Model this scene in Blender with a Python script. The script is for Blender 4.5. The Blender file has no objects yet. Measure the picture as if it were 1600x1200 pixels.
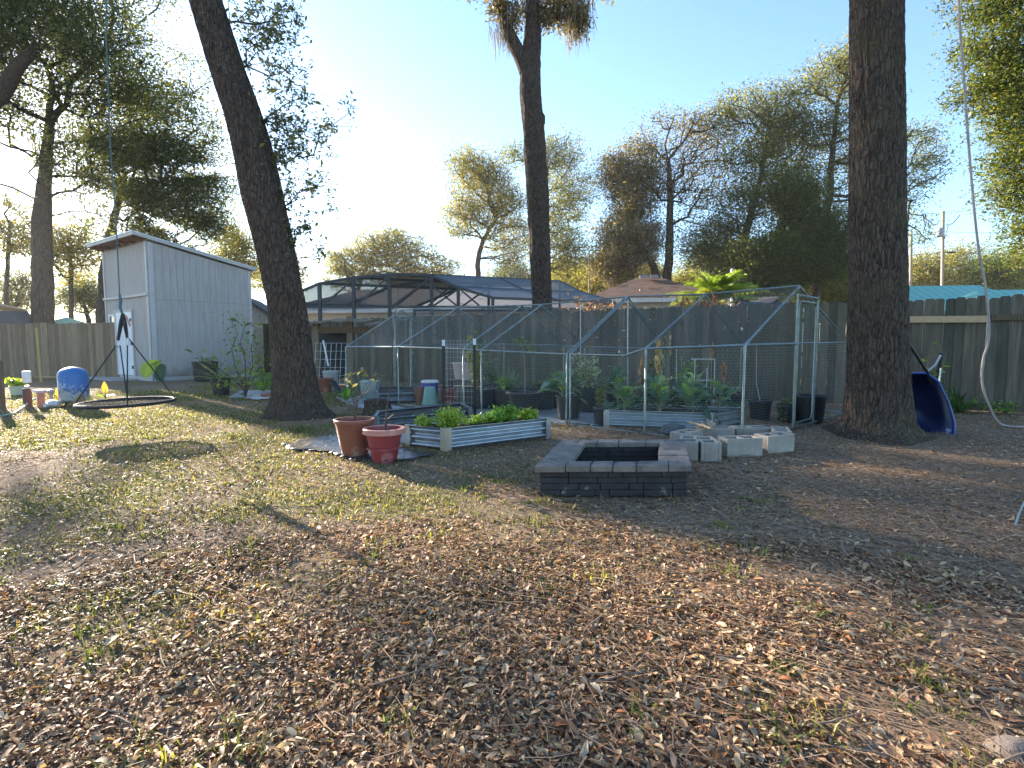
import bpy, math, random
import numpy as np
from mathutils import Vector, Matrix
R = math.radians
rng = np.random.default_rng(7)
random.seed(7)
sc = bpy.context.scene
COL = sc.collection

# ------------------------------------------------------------------ camera
F, HC, PITCH = 830.0, 1.15, math.atan(63/830.0)
CP, SP = math.cos(PITCH), math.sin(PITCH)
cam = bpy.data.cameras.new('camera'); camo = bpy.data.objects.new('camera', cam); COL.objects.link(camo)
cam.sensor_width = 36; cam.lens = 36*F/1600; cam.clip_start = .02; cam.clip_end = 2000
camo.location = (0, 0, HC); camo.rotation_euler = (R(90)-PITCH, 0, 0); sc.camera = camo

def ray(px, py):
    a = (px-800)/F; b = (600-py)/F
    return (a, CP+b*SP, -SP+b*CP)
def at(px, py, Y):                       # the point of the photo's line of sight at distance Y
    r = ray(px, py); t = Y/r[1]
    return Vector((r[0]*t, Y, HC+r[2]*t))
def gnd(px, py, z=0.0):
    r = ray(px, py); t = (z-HC)/r[2]
    return Vector((r[0]*t, r[1]*t, z))
def dist(py): return gnd(800, py).y

# ------------------------------------------------------------------ noise
def _hash(ix, iy, seed):
    h = (ix.astype(np.int64)*374761393 + iy.astype(np.int64)*668265263 + seed*1442695041) & 0x7fffffff
    h = ((h ^ (h >> 13))*1274126177) & 0x7fffffff
    return ((h ^ (h >> 16)) & 0xffff)/65535.0
def vnoise(x, y, seed=0, perx=None):
    x = np.asarray(x, float); y = np.asarray(y, float)
    ix = np.floor(x).astype(np.int64); iy = np.floor(y).astype(np.int64)
    fx = x-ix; fy = y-iy; fx = fx*fx*(3-2*fx); fy = fy*fy*(3-2*fy)
    ix1 = ix+1
    if perx: ix = ix % perx; ix1 = ix1 % perx
    a = _hash(ix, iy, seed); b = _hash(ix1, iy, seed); c = _hash(ix, iy+1, seed); d = _hash(ix1, iy+1, seed)
    return (a*(1-fx)+b*fx)*(1-fy)+(c*(1-fx)+d*fx)*fy
def fbm(x, y, seed=0, o=3):
    s = 0; w = .5
    for k in range(o):
        s = s+w*vnoise(np.asarray(x)*2**k, np.asarray(y)*2**k, seed+k); w *= .5
    return s/(1-.5**o)

# ------------------------------------------------------------------ objects
def tag(o, label=None, cat=None, group=None, kind=None):
    if label: o['label'] = label
    if cat: o['category'] = cat
    if group: o['group'] = group
    if kind: o['kind'] = kind
    return o
def thing(name, label, cat, loc=(0, 0, 0), group=None, rz=0):
    o = bpy.data.objects.new(name, None); COL.objects.link(o)
    o.empty_display_size = .1
    o.location = loc; o.rotation_euler = (0, 0, rz)
    return tag(o, label, cat, group)
def root_of(o):
    while o.parent: o = o.parent
    return o
def link(name, me, mat, parent=None):
    o = bpy.data.objects.new(name, me); COL.objects.link(o)
    if mat is not None:
        for m in (mat if isinstance(mat, (list, tuple)) else [mat]): me.materials.append(m)
    if parent is not None: o.parent = parent
    return o
def copy_tree(o, parent=None):
    c = o.copy(); COL.objects.link(c)
    if parent is not None: c.parent = parent
    for ch in list(o.children): copy_tree(ch, c)
    return c
def np_mesh(name, V, FA, mat, parent=None, col=None, smooth=False, off=None):
    V = np.asarray(V, float)
    if parent is not None and off is None: off = root_of(parent).location
    if off is not None: V = V-np.array(off)
    me = bpy.data.meshes.new(name)
    FA = np.asarray(FA, np.int32); M, k = FA.shape
    me.vertices.add(len(V)); me.vertices.foreach_set('co', V.ravel().astype(np.float32))
    me.loops.add(M*k); me.loops.foreach_set('vertex_index', FA.ravel())
    me.polygons.add(M); me.polygons.foreach_set('loop_start', np.arange(0, M*k, k, dtype=np.int32))
    if smooth: me.polygons.foreach_set('use_smooth', np.ones(M, bool))
    me.update(calc_edges=True)
    if col is not None:
        ca = me.color_attributes.new('Col', 'FLOAT_COLOR', 'POINT')
        c4 = np.ones((len(V), 4), np.float32); c4[:, :3] = col
        ca.data.foreach_set('color', c4.ravel())
    return link(name, me, mat, parent)

class MB:
    def __init__(s): s.v = []; s.f = []
    def add(s, vs, fs):
        b = len(s.v); s.v += [tuple(v) for v in vs]; s.f += [tuple(i+b for i in f) for f in fs]
    def box(s, c, d, rz=0, ax=None):
        if ax is None:
            ax = (Vector((math.cos(rz), math.sin(rz), 0)), Vector((-math.sin(rz), math.cos(rz), 0)), Vector((0, 0, 1)))
        c = Vector(c); h = [a*(x/2) for a, x in zip(ax, d)]
        vs = [c+h[0]*i+h[1]*j+h[2]*k for k in (-1, 1) for j in (-1, 1) for i in (-1, 1)]
        s.add(vs, [(0, 2, 3, 1), (4, 5, 7, 6), (0, 1, 5, 4), (2, 6, 7, 3), (0, 4, 6, 2), (1, 3, 7, 5)])
    def beam(s, a, b, w, h, up=Vector((0, 0, 1))):     # a bar from a to b
        a = Vector(a); b = Vector(b); d = (b-a); L = d.length
        if L < 1e-6: return
        d = d/L; x = d.cross(up)
        if x.length < 1e-4: x = d.cross(Vector((0, 1, 0)))
        x.normalize(); y = x.cross(d)
        s.box((a+b)/2, (L, w, h), ax=(d, x, y))
    def prism(s, pts, ext):                            # polygon (3d points) swept along ext
        n = len(pts); e = Vector(ext); p = [Vector(q) for q in pts]
        s.add(p+[q+e for q in p], [tuple(range(n-1, -1, -1)), tuple(range(n, 2*n))]+[(i, (i+1) % n, n+(i+1) % n, n+i) for i in range(n)])
    def sheet(s, pts): s.add(pts, [tuple(range(len(pts)))])
    def tube(s, pts, r, n=8, cap=True):
        P = [Vector(p) for p in pts]; m = len(P)
        rr = r if isinstance(r, (list, tuple, np.ndarray)) else [r]*m
        vs = []; fs = []; ref = None
        for i in range(m):
            t = (P[min(i+1, m-1)]-P[max(i-1, 0)])
            if t.length < 1e-9: t = Vector((0, 0, 1))
            t.normalize()
            if ref is None: ref = t.orthogonal().normalized()
            ref = (ref-t*ref.dot(t))
            if ref.length < 1e-6: ref = t.orthogonal()
            ref.normalize(); o = t.cross(ref)
            for k in range(n):
                a = 2*math.pi*k/n
                vs.append(P[i]+(ref*math.cos(a)+o*math.sin(a))*rr[i])
        for i in range(m-1):
            for k in range(n):
                fs.append((i*n+k, i*n+(k+1) % n, (i+1)*n+(k+1) % n, (i+1)*n+k))
        if cap: fs += [tuple(range(n-1, -1, -1)), tuple((m-1)*n+k for k in range(n))]
        s.add(vs, fs)
    def lathe(s, c, prof, n=28, wob=0, sx=1, sy=1, caps=True):     # prof: (radius, height), from the bottom centre
        c = Vector(c); vs = []; fs = []; m = len(prof)
        for i, (r, z) in enumerate(prof):
            for k in range(n):
                a = 2*math.pi*k/n; q = r*(1+wob*math.sin(3*a+i))
                vs.append(c+Vector((q*sx*math.cos(a), q*sy*math.sin(a), z)))
        for i in range(m-1):
            for k in range(n):
                fs.append((i*n+k, i*n+(k+1) % n, (i+1)*n+(k+1) % n, (i+1)*n+k))
        if caps: fs += [tuple(range(n-1, -1, -1)), tuple((m-1)*n+k for k in range(n))]
        s.add(vs, fs)
    def build(s, name, mat, parent=None, smooth=False, bevel=0, label=None):
        off = Vector(root_of(parent).location) if parent is not None else Vector((0, 0, 0))
        me = bpy.data.meshes.new(name)
        me.from_pydata([tuple(Vector(v)-off) for v in s.v], [], s.f); me.update()
        if smooth:
            me.polygons.foreach_set('use_smooth', np.ones(len(me.polygons), bool))
            me.set_sharp_from_angle(angle=R(42))
        o = link(name, me, mat, parent)
        if bevel:
            m = o.modifiers.new('bevel', 'BEVEL'); m.width = bevel; m.segments = 2; m.limit_method = 'ANGLE'; m.angle_limit = R(40)
        if label: o['label'] = label
        return o

# ------------------------------------------------------------------ materials
def nt(name):
    m = bpy.data.materials.new(name); m.use_nodes = True
    t = m.node_tree; t.nodes.clear()
    o = t.nodes.new('ShaderNodeOutputMaterial')
    return m, t, o
def node(t, typ, **kw):
    n = t.nodes.new(typ)
    for k, v in kw.items():
        if k in n.inputs: n.inputs[k].default_value = v
        else: setattr(n, k, v)
    return n
def noise(t, vec, scale, detail=4, rough=.55):
    n = t.nodes.new('ShaderNodeTexNoise'); n.inputs['Scale'].default_value = scale
    n.inputs['Detail'].default_value = detail; n.inputs['Roughness'].default_value = rough
    t.links.new(vec, n.inputs['Vector']); return n.outputs['Fac']
def ramp(t, fac, stops):
    n = t.nodes.new('ShaderNodeValToRGB'); e = n.color_ramp.elements
    while len(e) < len(stops): e.new(.5)
    for i, (p, c) in enumerate(stops):
        e[i].position = p; e[i].color = (*c, 1)
    t.links.new(fac, n.inputs['Fac']); return n.outputs['Color']
def mixc(t, fac, a, b, mode='MIX'):
    n = t.nodes.new('ShaderNodeMix'); n.data_type = 'RGBA'; n.blend_type = mode
    if hasattr(fac, 'links'): t.links.new(fac, n.inputs[0])
    else: n.inputs[0].default_value = fac
    for i, c in ((6, a), (7, b)):
        if hasattr(c, 'links'): t.links.new(c, n.inputs[i])
        else: n.inputs[i].default_value = (*c, 1)
    return n.outputs[2]
def math_(t, op, a, b=None):
    n = t.nodes.new('ShaderNodeMath'); n.operation = op
    for i, c in ((0, a), (1, b)):
        if c is None: continue
        if hasattr(c, 'links'): t.links.new(c, n.inputs[i])
        else: n.inputs[i].default_value = c
    return n.outputs[0]
def coords(t, scale=(1, 1, 1), world=False):
    if world: v = t.nodes.new('ShaderNodeNewGeometry').outputs['Position']
    else: v = t.nodes.new('ShaderNodeTexCoord').outputs['Object']
    m = t.nodes.new('ShaderNodeMapping'); m.inputs['Scale'].default_value = scale
    t.links.new(v, m.inputs['Vector']); return m.outputs['Vector']
def M(name, c1, c2=None, scale=8, rough=.7, metal=0, bump=.2, bscale=40, stretch=(1, 1, 1), spots=None, spot_at=.66, spot_scale=25, spec=.5, sheen=None):
    m, t, o = nt(name)
    p = t.nodes.new('ShaderNodeBsdfPrincipled'); t.links.new(p.outputs[0], o.inputs[0])
    v = coords(t, stretch)
    c2 = c2 or tuple(x*.72 for x in c1)
    f = noise(t, v, scale, 6, .6)
    c = ramp(t, f, [(.3, c2), (.7, c1)])
    if spots:
        c = mixc(t, ramp(t, noise(t, v, spot_scale, 5, .6), [(spot_at-.05, (0, 0, 0)), (spot_at+.03, (1, 1, 1))]), c, spots)
    t.links.new(c, p.inputs['Base Color'])
    p.inputs['Roughness'].default_value = rough; p.inputs['Metallic'].default_value = metal
    p.inputs['Specular IOR Level'].default_value = spec
    if bump:
        b = t.nodes.new('ShaderNodeBump'); b.inputs['Strength'].default_value = bump; b.inputs['Distance'].default_value = .01
        t.links.new(noise(t, v, bscale, 5, .6), b.inputs['Height']); t.links.new(b.outputs[0], p.inputs['Normal'])
    return m
def LEAF(name, trans=.45, rough=.5, spec=.3, tint=1.6):
    # a leaf: albedo from the mesh's own colour attribute, light passing through it
    m, t, o = nt(name)
    a = t.nodes.new('ShaderNodeAttribute'); a.attribute_name = 'Col'
    p = t.nodes.new('ShaderNodeBsdfPrincipled'); p.inputs['Roughness'].default_value = rough; p.inputs['Specular IOR Level'].default_value = spec
    t.links.new(a.outputs['Color'], p.inputs['Base Color'])
    tr = t.nodes.new('ShaderNodeBsdfTranslucent')
    c = mixc(t, 1.0, a.outputs['Color'], (tint, tint*.95, tint*.45), 'MULTIPLY'); t.links.new(c, tr.inputs['Color'])
    mx = t.nodes.new('ShaderNodeMixShader'); mx.inputs[0].default_value = trans
    t.links.new(p.outputs[0], mx.inputs[1]); t.links.new(tr.outputs[0], mx.inputs[2]); t.links.new(mx.outputs[0], o.inputs[0])
    return m
def BARK(name, c1, c2, lichen=None, sc_=9, bump=.6, stretch=(1, 1, .18), moss=None, plates=0):
    m, t, o = nt(name)
    p = t.nodes.new('ShaderNodeBsdfPrincipled'); t.links.new(p.outputs[0], o.inputs[0])
    v = coords(t, stretch); v2 = coords(t)
    f = noise(t, v, sc_*2.2, 8, .65); h = f
    if plates:                                        # cracked plates, longer than wide
        nz = t.nodes.new('ShaderNodeTexNoise'); nz.inputs['Scale'].default_value = 9; t.links.new(v2, nz.inputs['Vector'])
        va = t.nodes.new('ShaderNodeVectorMath'); va.operation = 'MULTIPLY_ADD'; va.inputs[1].default_value = (.05, .05, .05); t.links.new(nz.outputs['Color'], va.inputs[0])
        t.links.new(coords(t, (1, 1, .22)), va.inputs[2])
        vo = t.nodes.new('ShaderNodeTexVoronoi'); vo.feature = 'DISTANCE_TO_EDGE'; vo.inputs['Scale'].default_value = plates; t.links.new(va.outputs[0], vo.inputs['Vector'])
        cr = ramp(t, vo.outputs['Distance'], [(.0, (.25, .25, .25)), (.22, (1, 1, 1))])
        h = math_(t, 'ADD', math_(t, 'MULTIPLY', cr, .75), math_(t, 'MULTIPLY', noise(t, coords(t, (1, 1, .5)), 60, 6, .7), .55))
        f = math_(t, 'ADD', math_(t, 'MULTIPLY', f, .55), math_(t, 'MULTIPLY', h, .36))
    c = ramp(t, f, [(.34, c2), (.64, c1)])
    if moss: c = mixc(t, ramp(t, noise(t, v2, 1.3, 4, .6), [(.5, (0, 0, 0)), (.75, (.8, .8, .8))]), c, moss)
    if lichen:
        lf = mixc(t, ramp(t, noise(t, v2, 2.2, 3, .6), [(.5, (0, 0, 0)), (.62, (1, 1, 1))]), (0, 0, 0), ramp(t, noise(t, v2, 14, 4, .6), [(.60, (0, 0, 0)), (.68, (.7, .7, .7))]))
        c = mixc(t, lf, c, lichen)
    t.links.new(c, p.inputs['Base Color']); p.inputs['Roughness'].default_value = .9; p.inputs['Specular IOR Level'].default_value = .2
    b = t.nodes.new('ShaderNodeBump'); b.inputs['Strength'].default_value = bump; b.inputs['Distance'].default_value = .03 if plates else .025
    t.links.new(h if plates else noise(t, v, sc_*3.5, 8, .7), b.inputs['Height']); t.links.new(b.outputs[0], p.inputs['Normal'])
    return m
def WOOD(name, c1, c2, stretch=(14, 14, .6), rough=.85, stain=None):
    # each board its own tone through the mesh's colour attribute, grain along z
    m, t, o = nt(name)
    p = t.nodes.new('ShaderNodeBsdfPrincipled'); t.links.new(p.outputs[0], o.inputs[0])
    a = t.nodes.new('ShaderNodeAttribute'); a.attribute_name = 'Col'
    v = coords(t, stretch)
    c = ramp(t, noise(t, v, 3, 8, .65), [(.3, c2), (.68, c1)])
    if stain: c = mixc(t, ramp(t, noise(t, coords(t, (3, 3, .7)), 1.2, 4, .6), [(.45, (0, 0, 0)), (.7, (.8, .8, .8))]), c, stain)
    c = mixc(t, 1.0, c, a.outputs['Color'], 'MULTIPLY')
    t.links.new(c, p.inputs['Base Color']); p.inputs['Roughness'].default_value = rough; p.inputs['Specular IOR Level'].default_value = .25
    b = t.nodes.new('ShaderNodeBump'); b.inputs['Strength'].default_value = .35; b.inputs['Distance'].default_value = .01
    t.links.new(noise(t, v, 6, 6, .7), b.inputs['Height']); t.links.new(b.outputs[0], p.inputs['Normal'])
    return m

M_leaf = LEAF('foliage', .52)
M_leaf_near = LEAF('near_foliage', .4, .42, .4)
M_litter = LEAF('dead_leaves', .22, .6, .22, 1.2)
M_grass = LEAF('grass_blades', .45, .5, .3)
M_moss = LEAF('hanging_moss', .3, .9, .1, 1.1)
M_bark_far = BARK('far_bark', (.095, .075, .058), (.03, .024, .019), lichen=(.2, .2, .17))
M_bark = BARK('oak_bark', (.11, .08, .06), (.016, .012, .0095), lichen=(.26, .25, .21), sc_=12, bump=1.0, stretch=(1, 1, .3), plates=27)
M_bark_mossy = BARK('mossy_oak_bark', (.115, .084, .063), (.016, .012, .0095), lichen=(.22, .21, .17), sc_=12, bump=1.0, stretch=(1, 1, .3), moss=(.10, .085, .042), plates=27)
M_galv = M('galvanised_steel', (.52, .54, .55), (.30, .32, .33), 14, .42, .85, .1, 60)
M_tube = M('galvanised_tube', (.28, .325, .305), (.16, .20, .188), 9, .4, .7, .05, 60)
M_black_pot = M('black_nursery_plastic', (.018, .019, .022), (.010, .011, .013), 6, .45, 0, .1, 30)
M_black = M('black_plastic', (.015, .015, .017), (.009, .009, .01), 10, .5)
M_soil = M('potting_soil', (.055, .04, .03), (.02, .015, .012), 40, .95, 0, .8, 60)
M_white = M('white_paint', (.72, .72, .71), (.6, .6, .6), 5, .6)
M_white_pl = M('white_plastic', (.74, .73, .70), (.6, .58, .54), 5, .45)
M_rope = M('rope_fibre', (.10, .11, .12), (.05, .055, .06), 60, .9)

# ------------------------------------------------------------------ light, sky
AZ, EL = R(-46), R(16.5)                  # sun to the left of the view, low
S = Vector((math.sin(AZ)*math.cos(EL), math.cos(AZ)*math.cos(EL), math.sin(EL)))
w = bpy.data.worlds.new('World'); sc.world = w; w.use_nodes = True
t = w.node_tree; t.nodes.clear()
wo = t.nodes.new('ShaderNodeOutputWorld'); bg = t.nodes.new('ShaderNodeBackground'); sky = t.nodes.new('ShaderNodeTexSky')
sky.sky_type = 'NISHITA'; sky.sun_disc = False; sky.sun_elevation = EL; sky.sun_rotation = AZ
sky.altitude = 10; sky.air_density = 1.0; sky.dust_density = .3; sky.ozone_density = 3.2
bg.inputs['Strength'].default_value = .09
t.links.new(sky.outputs[0], bg.inputs['Color']); t.links.new(bg.outputs[0], wo.inputs['Surface'])
sl = bpy.data.lights.new('sun', 'SUN'); sl.energy = 5.0; sl.angle = R(.55); sl.color = (1.0, .87, .71)
so = bpy.data.objects.new('sun', sl); COL.objects.link(so); so.rotation_euler = S.to_track_quat('Z', 'Y').to_euler(); so.location = S*60
sc.view_settings.view_transform = 'Standard'; sc.view_settings.look = 'None'; sc.view_settings.exposure = 2.38; sc.view_settings.gamma = 1
sc.render.engine = 'CYCLES'
sc.cycles.transparent_max_bounces = 24; sc.cycles.max_bounces = 8; sc.cycles.diffuse_bounces = 3; sc.cycles.transmission_bounces = 6
sc.cycles.use_denoising = True
# ------------------------------------------------------------------ ground
def gz(x, y):
    return .05*(fbm(np.asarray(x)*.7+9, np.asarray(y)*.7, 3, 3)-.5)+.018*(vnoise(np.asarray(x)*3.1, np.asarray(y)*3.1, 5)-.5)
GR = [gnd(250, 650), gnd(120, 830), gnd(430, 800), gnd(60, 900), gnd(300, 700), gnd(620, 790), gnd(200, 610)]
GS = [(3.2, 1.0), (1.0, .85), (.8, .5), (.8, .5), (2.0, .5), (.9, .35), (4.0, 1.0)]
def grassiness(x, y):
    g = 0
    for c, (s_, w_) in zip(GR, GS): g = g+w_*np.exp(-((x-c.x)**2+(y-c.y)**2)/(2*s_*s_))
    g = np.clip(g, 0, 1.1)*np.clip((fbm(x*1.3, y*1.3, 21, 3)-.30)*3.4, 0, 1.4)
    return np.clip(g, 0, 1.2)
def build_ground():
    rad = np.concatenate([np.linspace(0, 14, 113)[1:], np.geomspace(14.4, 400, 40)]); na = 240
    A, Rr = np.meshgrid(np.linspace(0, 2*np.pi, na, endpoint=False), rad)
    x = np.concatenate([[0], (Rr*np.sin(A)).ravel()]); y = np.concatenate([[0], (Rr*np.cos(A)).ravel()])
    z = gz(x, y); z[np.hypot(x, y) > 25] = 0
    i = np.arange(len(rad)-1)[:, None]*na+np.arange(na)[None]; j = np.arange(len(rad)-1)[:, None]*na+(np.arange(na)[None]+1) % na
    Q = np.stack([1+i, 1+i+na, 1+j+na, 1+j], -1).reshape(-1, 4)
    T = np.stack([np.zeros(na, int), 1+np.arange(na), 1+(np.arange(na)+1) % na, 1+(np.arange(na)+1) % na], -1)
    Q = np.concatenate([Q])
    m, t, o = nt('leaf_strewn_soil')
    p = t.nodes.new('ShaderNodeBsdfPrincipled'); t.links.new(p.outputs[0], o.inputs[0])
    v = coords(t, world=True)
    a = ramp(t, noise(t, v, 26, 8, .7), [(.28, (.075, .052, .036)), (.48, (.24, .165, .11)), (.66, (.42, .31, .215))])
    b = ramp(t, noise(t, v, 30, 6, .7), [(.3, (.035, .04, .014)), (.7, (.15, .15, .05))])
    att = t.nodes.new('ShaderNodeAttribute'); att.attribute_name = 'Col'
    t.links.new(mixc(t, att.outputs['Fac'], a, b), p.inputs['Base Color'])
    p.inputs['Roughness'].default_value = .95; p.inputs['Specular IOR Level'].default_value = .1
    bn = t.nodes.new('ShaderNodeBump'); bn.inputs['Strength'].default_value = .9; bn.inputs['Distance'].default_value = .03
    t.links.new(noise(t, v, 40, 8, .75), bn.inputs['Height']); t.links.new(bn.outputs[0], p.inputs['Normal'])
    g = grassiness(x, y)*.6; g[np.hypot(x, y) > 22] = .5
    # centre fan closed with degenerate-free triangles as quads
    T4 = T.copy()
    V = np.stack([x, y, z], -1)
    o_ = np_mesh('ground', V, Q, m, col=np.repeat(np.clip(g, 0, 1)[:, None], 3, 1), smooth=True)
    tag(o_, kind='structure')
build_ground()

# leaf litter -------------------------------------------------------------
def rot_mats(yaw, pitch, roll):
    cy, sy, cp, sp, cr, sr = np.cos(yaw), np.sin(yaw), np.cos(pitch), np.sin(pitch), np.cos(roll), np.sin(roll)
    Rz = np.zeros((len(yaw), 3, 3)); Rz[:, 0, 0] = cy; Rz[:, 0, 1] = -sy; Rz[:, 1, 0] = sy; Rz[:, 1, 1] = cy; Rz[:, 2, 2] = 1
    Ry = np.zeros_like(Rz); Ry[:, 0, 0] = cp; Ry[:, 0, 2] = sp; Ry[:, 2, 0] = -sp; Ry[:, 2, 2] = cp; Ry[:, 1, 1] = 1
    Rx = np.zeros_like(Rz); Rx[:, 1, 1] = cr; Rx[:, 1, 2] = -sr; Rx[:, 2, 1] = sr; Rx[:, 2, 2] = cr; Rx[:, 0, 0] = 1
    return Rz @ Ry @ Rx
def litter(n, r0, r1, fine, a0=-68, a1=68):
    r = rng.uniform(r0, r1, n); th = R(1)*rng.uniform(a0, a1, n)
    x = r*np.sin(th); y = r*np.cos(th)
    keep = rng.random(n) > .55*np.clip(grassiness(x, y), 0, 1)
    q = gnd(1560, 1150); keep &= (rng.random(n) > .8*np.exp(-((x-q.x)**2+(y-q.y)**2)/(2*.17**2)))
    pt = fbm(x*1.9, y*1.9, 8, 3); keep &= (rng.random(n) < np.clip((pt-.22)*3.6, .22, 1))
    x, y, r = x[keep], y[keep], r[keep]; n = len(x)
    L = rng.lognormal(math.log(.022), .42, n); L = np.clip(L, .008, .056)*(1+.03*r); W = L*rng.uniform(.24, .46, n)
    if fine:
        u = np.array([-.5, -.30, 0, .28, .5, .28, 0, -.30]); v = np.array([0, .38, .5, .36, 0, -.36, -.5, -.38])
        mid = np.array([[-.25, 0], [.0, 0], [.25, 0]])
        U = np.concatenate([u, mid[:, 0]]); Vv = np.concatenate([v, mid[:, 1]])
        faces = np.array([[0, 8, 1], [0, 7, 8], [8, 9, 1], [1, 9, 2], [7, 9, 8], [7, 6, 9], [9, 10, 2], [2, 10, 3], [6, 10, 9], [6, 5, 10], [10, 4, 3], [10, 5, 4]])
    else:
        U = np.array([-.5, -.05, .5, -.05, 0]); Vv = np.array([0, .5, 0, -.5, 0])
        faces = np.array([[0, 4, 1], [4, 2, 1], [0, 3, 4], [3, 2, 4]])
    k = len(U)
    curl = rng.normal(0, .42, n); fold = rng.uniform(0, .8, n); tw = rng.normal(0, .5, n)
    P = np.zeros((n, k, 3))
    P[:, :, 0] = U*L[:, None]; P[:, :, 1] = Vv*W[:, None]*(1-.35*fold[:, None])
    if fine: P[:, 1:8, 1] += rng.normal(0, .07, (n, 7))*W[:, None]
    P[:, :, 2] = curl[:, None]*L[:, None]*(U**2)*1.3+fold[:, None]*W[:, None]*np.abs(Vv)*.8+tw[:, None]*(U*Vv)*L[:, None]
    Rm = rot_mats(rng.uniform(0, 2*np.pi, n), rng.normal(0, .20, n), rng.normal(0, .25, n))
    P = np.einsum('nij,nkj->nki', Rm, P)
    P[:, :, 2] -= P[:, :, 2].min(1)[:, None]
    P += np.stack([x, y, gz(x, y)+rng.random(n)**2*.022-.003], -1)[:, None, :]
    pal = np.array([[.44, .29, .19], [.33, .195, .125], [.21, .12, .08], [.105, .062, .044], [.54, .40, .28], [.41, .32, .25], [.37, .165, .08], [.26, .19, .155], [.60, .48, .36]])
    pal = pal*np.array([1.04, 1.0, .86]); c = pal[rng.choice(9, n, p=[.2, .18, .16, .10, .11, .10, .04, .07, .04])]*rng.uniform(.7, 1.25, (n, 1))*(.74+.52*fbm(x*1.1+5, y*1.1, 12, 2))[:, None]
    return P.reshape(-1, 3), (faces[None]+(np.arange(n)*k)[:, None, None]).reshape(-1, 3), np.repeat(c, k, 0)
def join(parts):
    V, FA, C = [], [], []; b = 0
    for v, f, c in parts: V.append(v); FA.append(f+b); C.append(c); b += len(v)
    return np.concatenate(V), np.concatenate(FA), np.concatenate(C)
V_, F_, C_ = join([litter(150000, .75, 3.4, True), litter(260000, 3.0, 13, False)])
o_ = np_mesh('leaf_litter', V_, F_, M_litter, col=C_); tag(o_, kind='stuff')
# a few big rusty leaves lying on top, and broken twigs
def big_leaves():
    V, FA, C = [], [], []; b = 0; spots = [(1340, 938), (175, 1005), (1140, 1052), (790, 1060), (1480, 1000), (560, 1000), (930, 1090), (330, 1110), (1010, 1010), (700, 905), (1230, 1080), (1405, 1040), (250, 930), (880, 1150), (480, 1150)]
    for px, py in spots:
        c = gnd(px, py); L = rng.uniform(.055, .085); W = L*rng.uniform(.3, .42); yaw = rng.uniform(0, 6.28); col = np.array([(.42, .17, .06), (.5, .36, .22), (.36, .14, .06), (.55, .45, .33)][rng.integers(4)])
        n_ = 9; curl = rng.normal(0, .5)
        for i in range(n_):
            u = i/(n_-1)-.5; w_ = W*.5*math.cos(u*math.pi)**.7*(1+.25*math.sin(i*2.2)); 
            for j in (-1, 0, 1): V.append((c.x+u*L*math.cos(yaw)-j*w_*math.sin(yaw), c.y+u*L*math.sin(yaw)+j*w_*math.cos(yaw), float(gz(c.x, c.y))+.028+curl*L*u*u+abs(j)*w_*.5)); C.append(col*(1.1 if j else .85))
        for i in range(n_-1):
            for j in range(2): a = b+i*3+j; FA.append((a, a+1, a+4, a+3))
        b += n_*3
    o_ = np_mesh('fallen_leaves', V, FA, M_litter, col=np.array(C)); tag(o_, kind='stuff')
    mb = MB()
    for _ in range(170):
        r_ = rng.uniform(1.1, 7); th_ = R(1)*rng.uniform(-46, 46); x_, y_ = r_*math.sin(th_), r_*math.cos(th_); a = rng.uniform(0, 6.28); L = rng.uniform(.06, .3); P = []; z_ = float(gz(x_, y_))+.022; k_ = rng.normal(0, .25)
        for u in (0, .33, .66, 1): P.append((x_+L*u*math.cos(a+k_*u), y_+L*u*math.sin(a+k_*u), z_+rng.uniform(0, .012)))
        mb.tube(P, [.0035, .003, .0026, .0015], 5)
    o_ = mb.build('twig_litter', M('fallen_twigs', (.22, .16, .12), (.12, .085, .065), 30, .9), None); tag(o_, kind='stuff')
big_leaves()
# pine needles
def needles(n):
    r = rng.uniform(.8, 7, n); th = R(1)*rng.uniform(-40, 62, n)
    x = r*np.sin(th); y = r*np.cos(th)
    keep = rng.random(n) < np.clip(.25+.35*x, .06, 1); x, y, r = x[keep], y[keep], r[keep]; n = len(x)
    L = rng.uniform(.06, .20, n); yaw = rng.normal(-.7, .6, n); W = .0011+.0004*r
    d = np.stack([np.cos(yaw), np.sin(yaw), rng.normal(0, .08, n)], -1); s_ = np.stack([-np.sin(yaw), np.cos(yaw), 0*yaw], -1)
    bend = rng.normal(0, .12, n)
    c = np.stack([x, y, gz(x, y)+.012+rng.random(n)*.02], -1); P = np.zeros((n, 6, 3))
    for i, (q, e) in enumerate([(-.5, 1), (-.5, -1), (0, 1), (0, -1), (.5, .5), (.5, -.5)]):
        P[:, i] = c+d*(q*L)[:, None]+s_*((e*W)+bend*L*(.25-q*q))[:, None]
    fa = np.array([[0, 1, 3], [0, 3, 2], [2, 3, 5], [2, 5, 4]])
    col = np.array([.36, .24, .15])*rng.uniform(.5, 1.35, (n, 1))
    return P.reshape(-1, 3), (fa[None]+(np.arange(n)*6)[:, None, None]).reshape(-1, 3), np.repeat(col, 6, 0)
v, f, c = needles(11000); o_ = np_mesh('pine_needle_litter', v, f, M_litter, col=c); tag(o_, kind='stuff')

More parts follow.
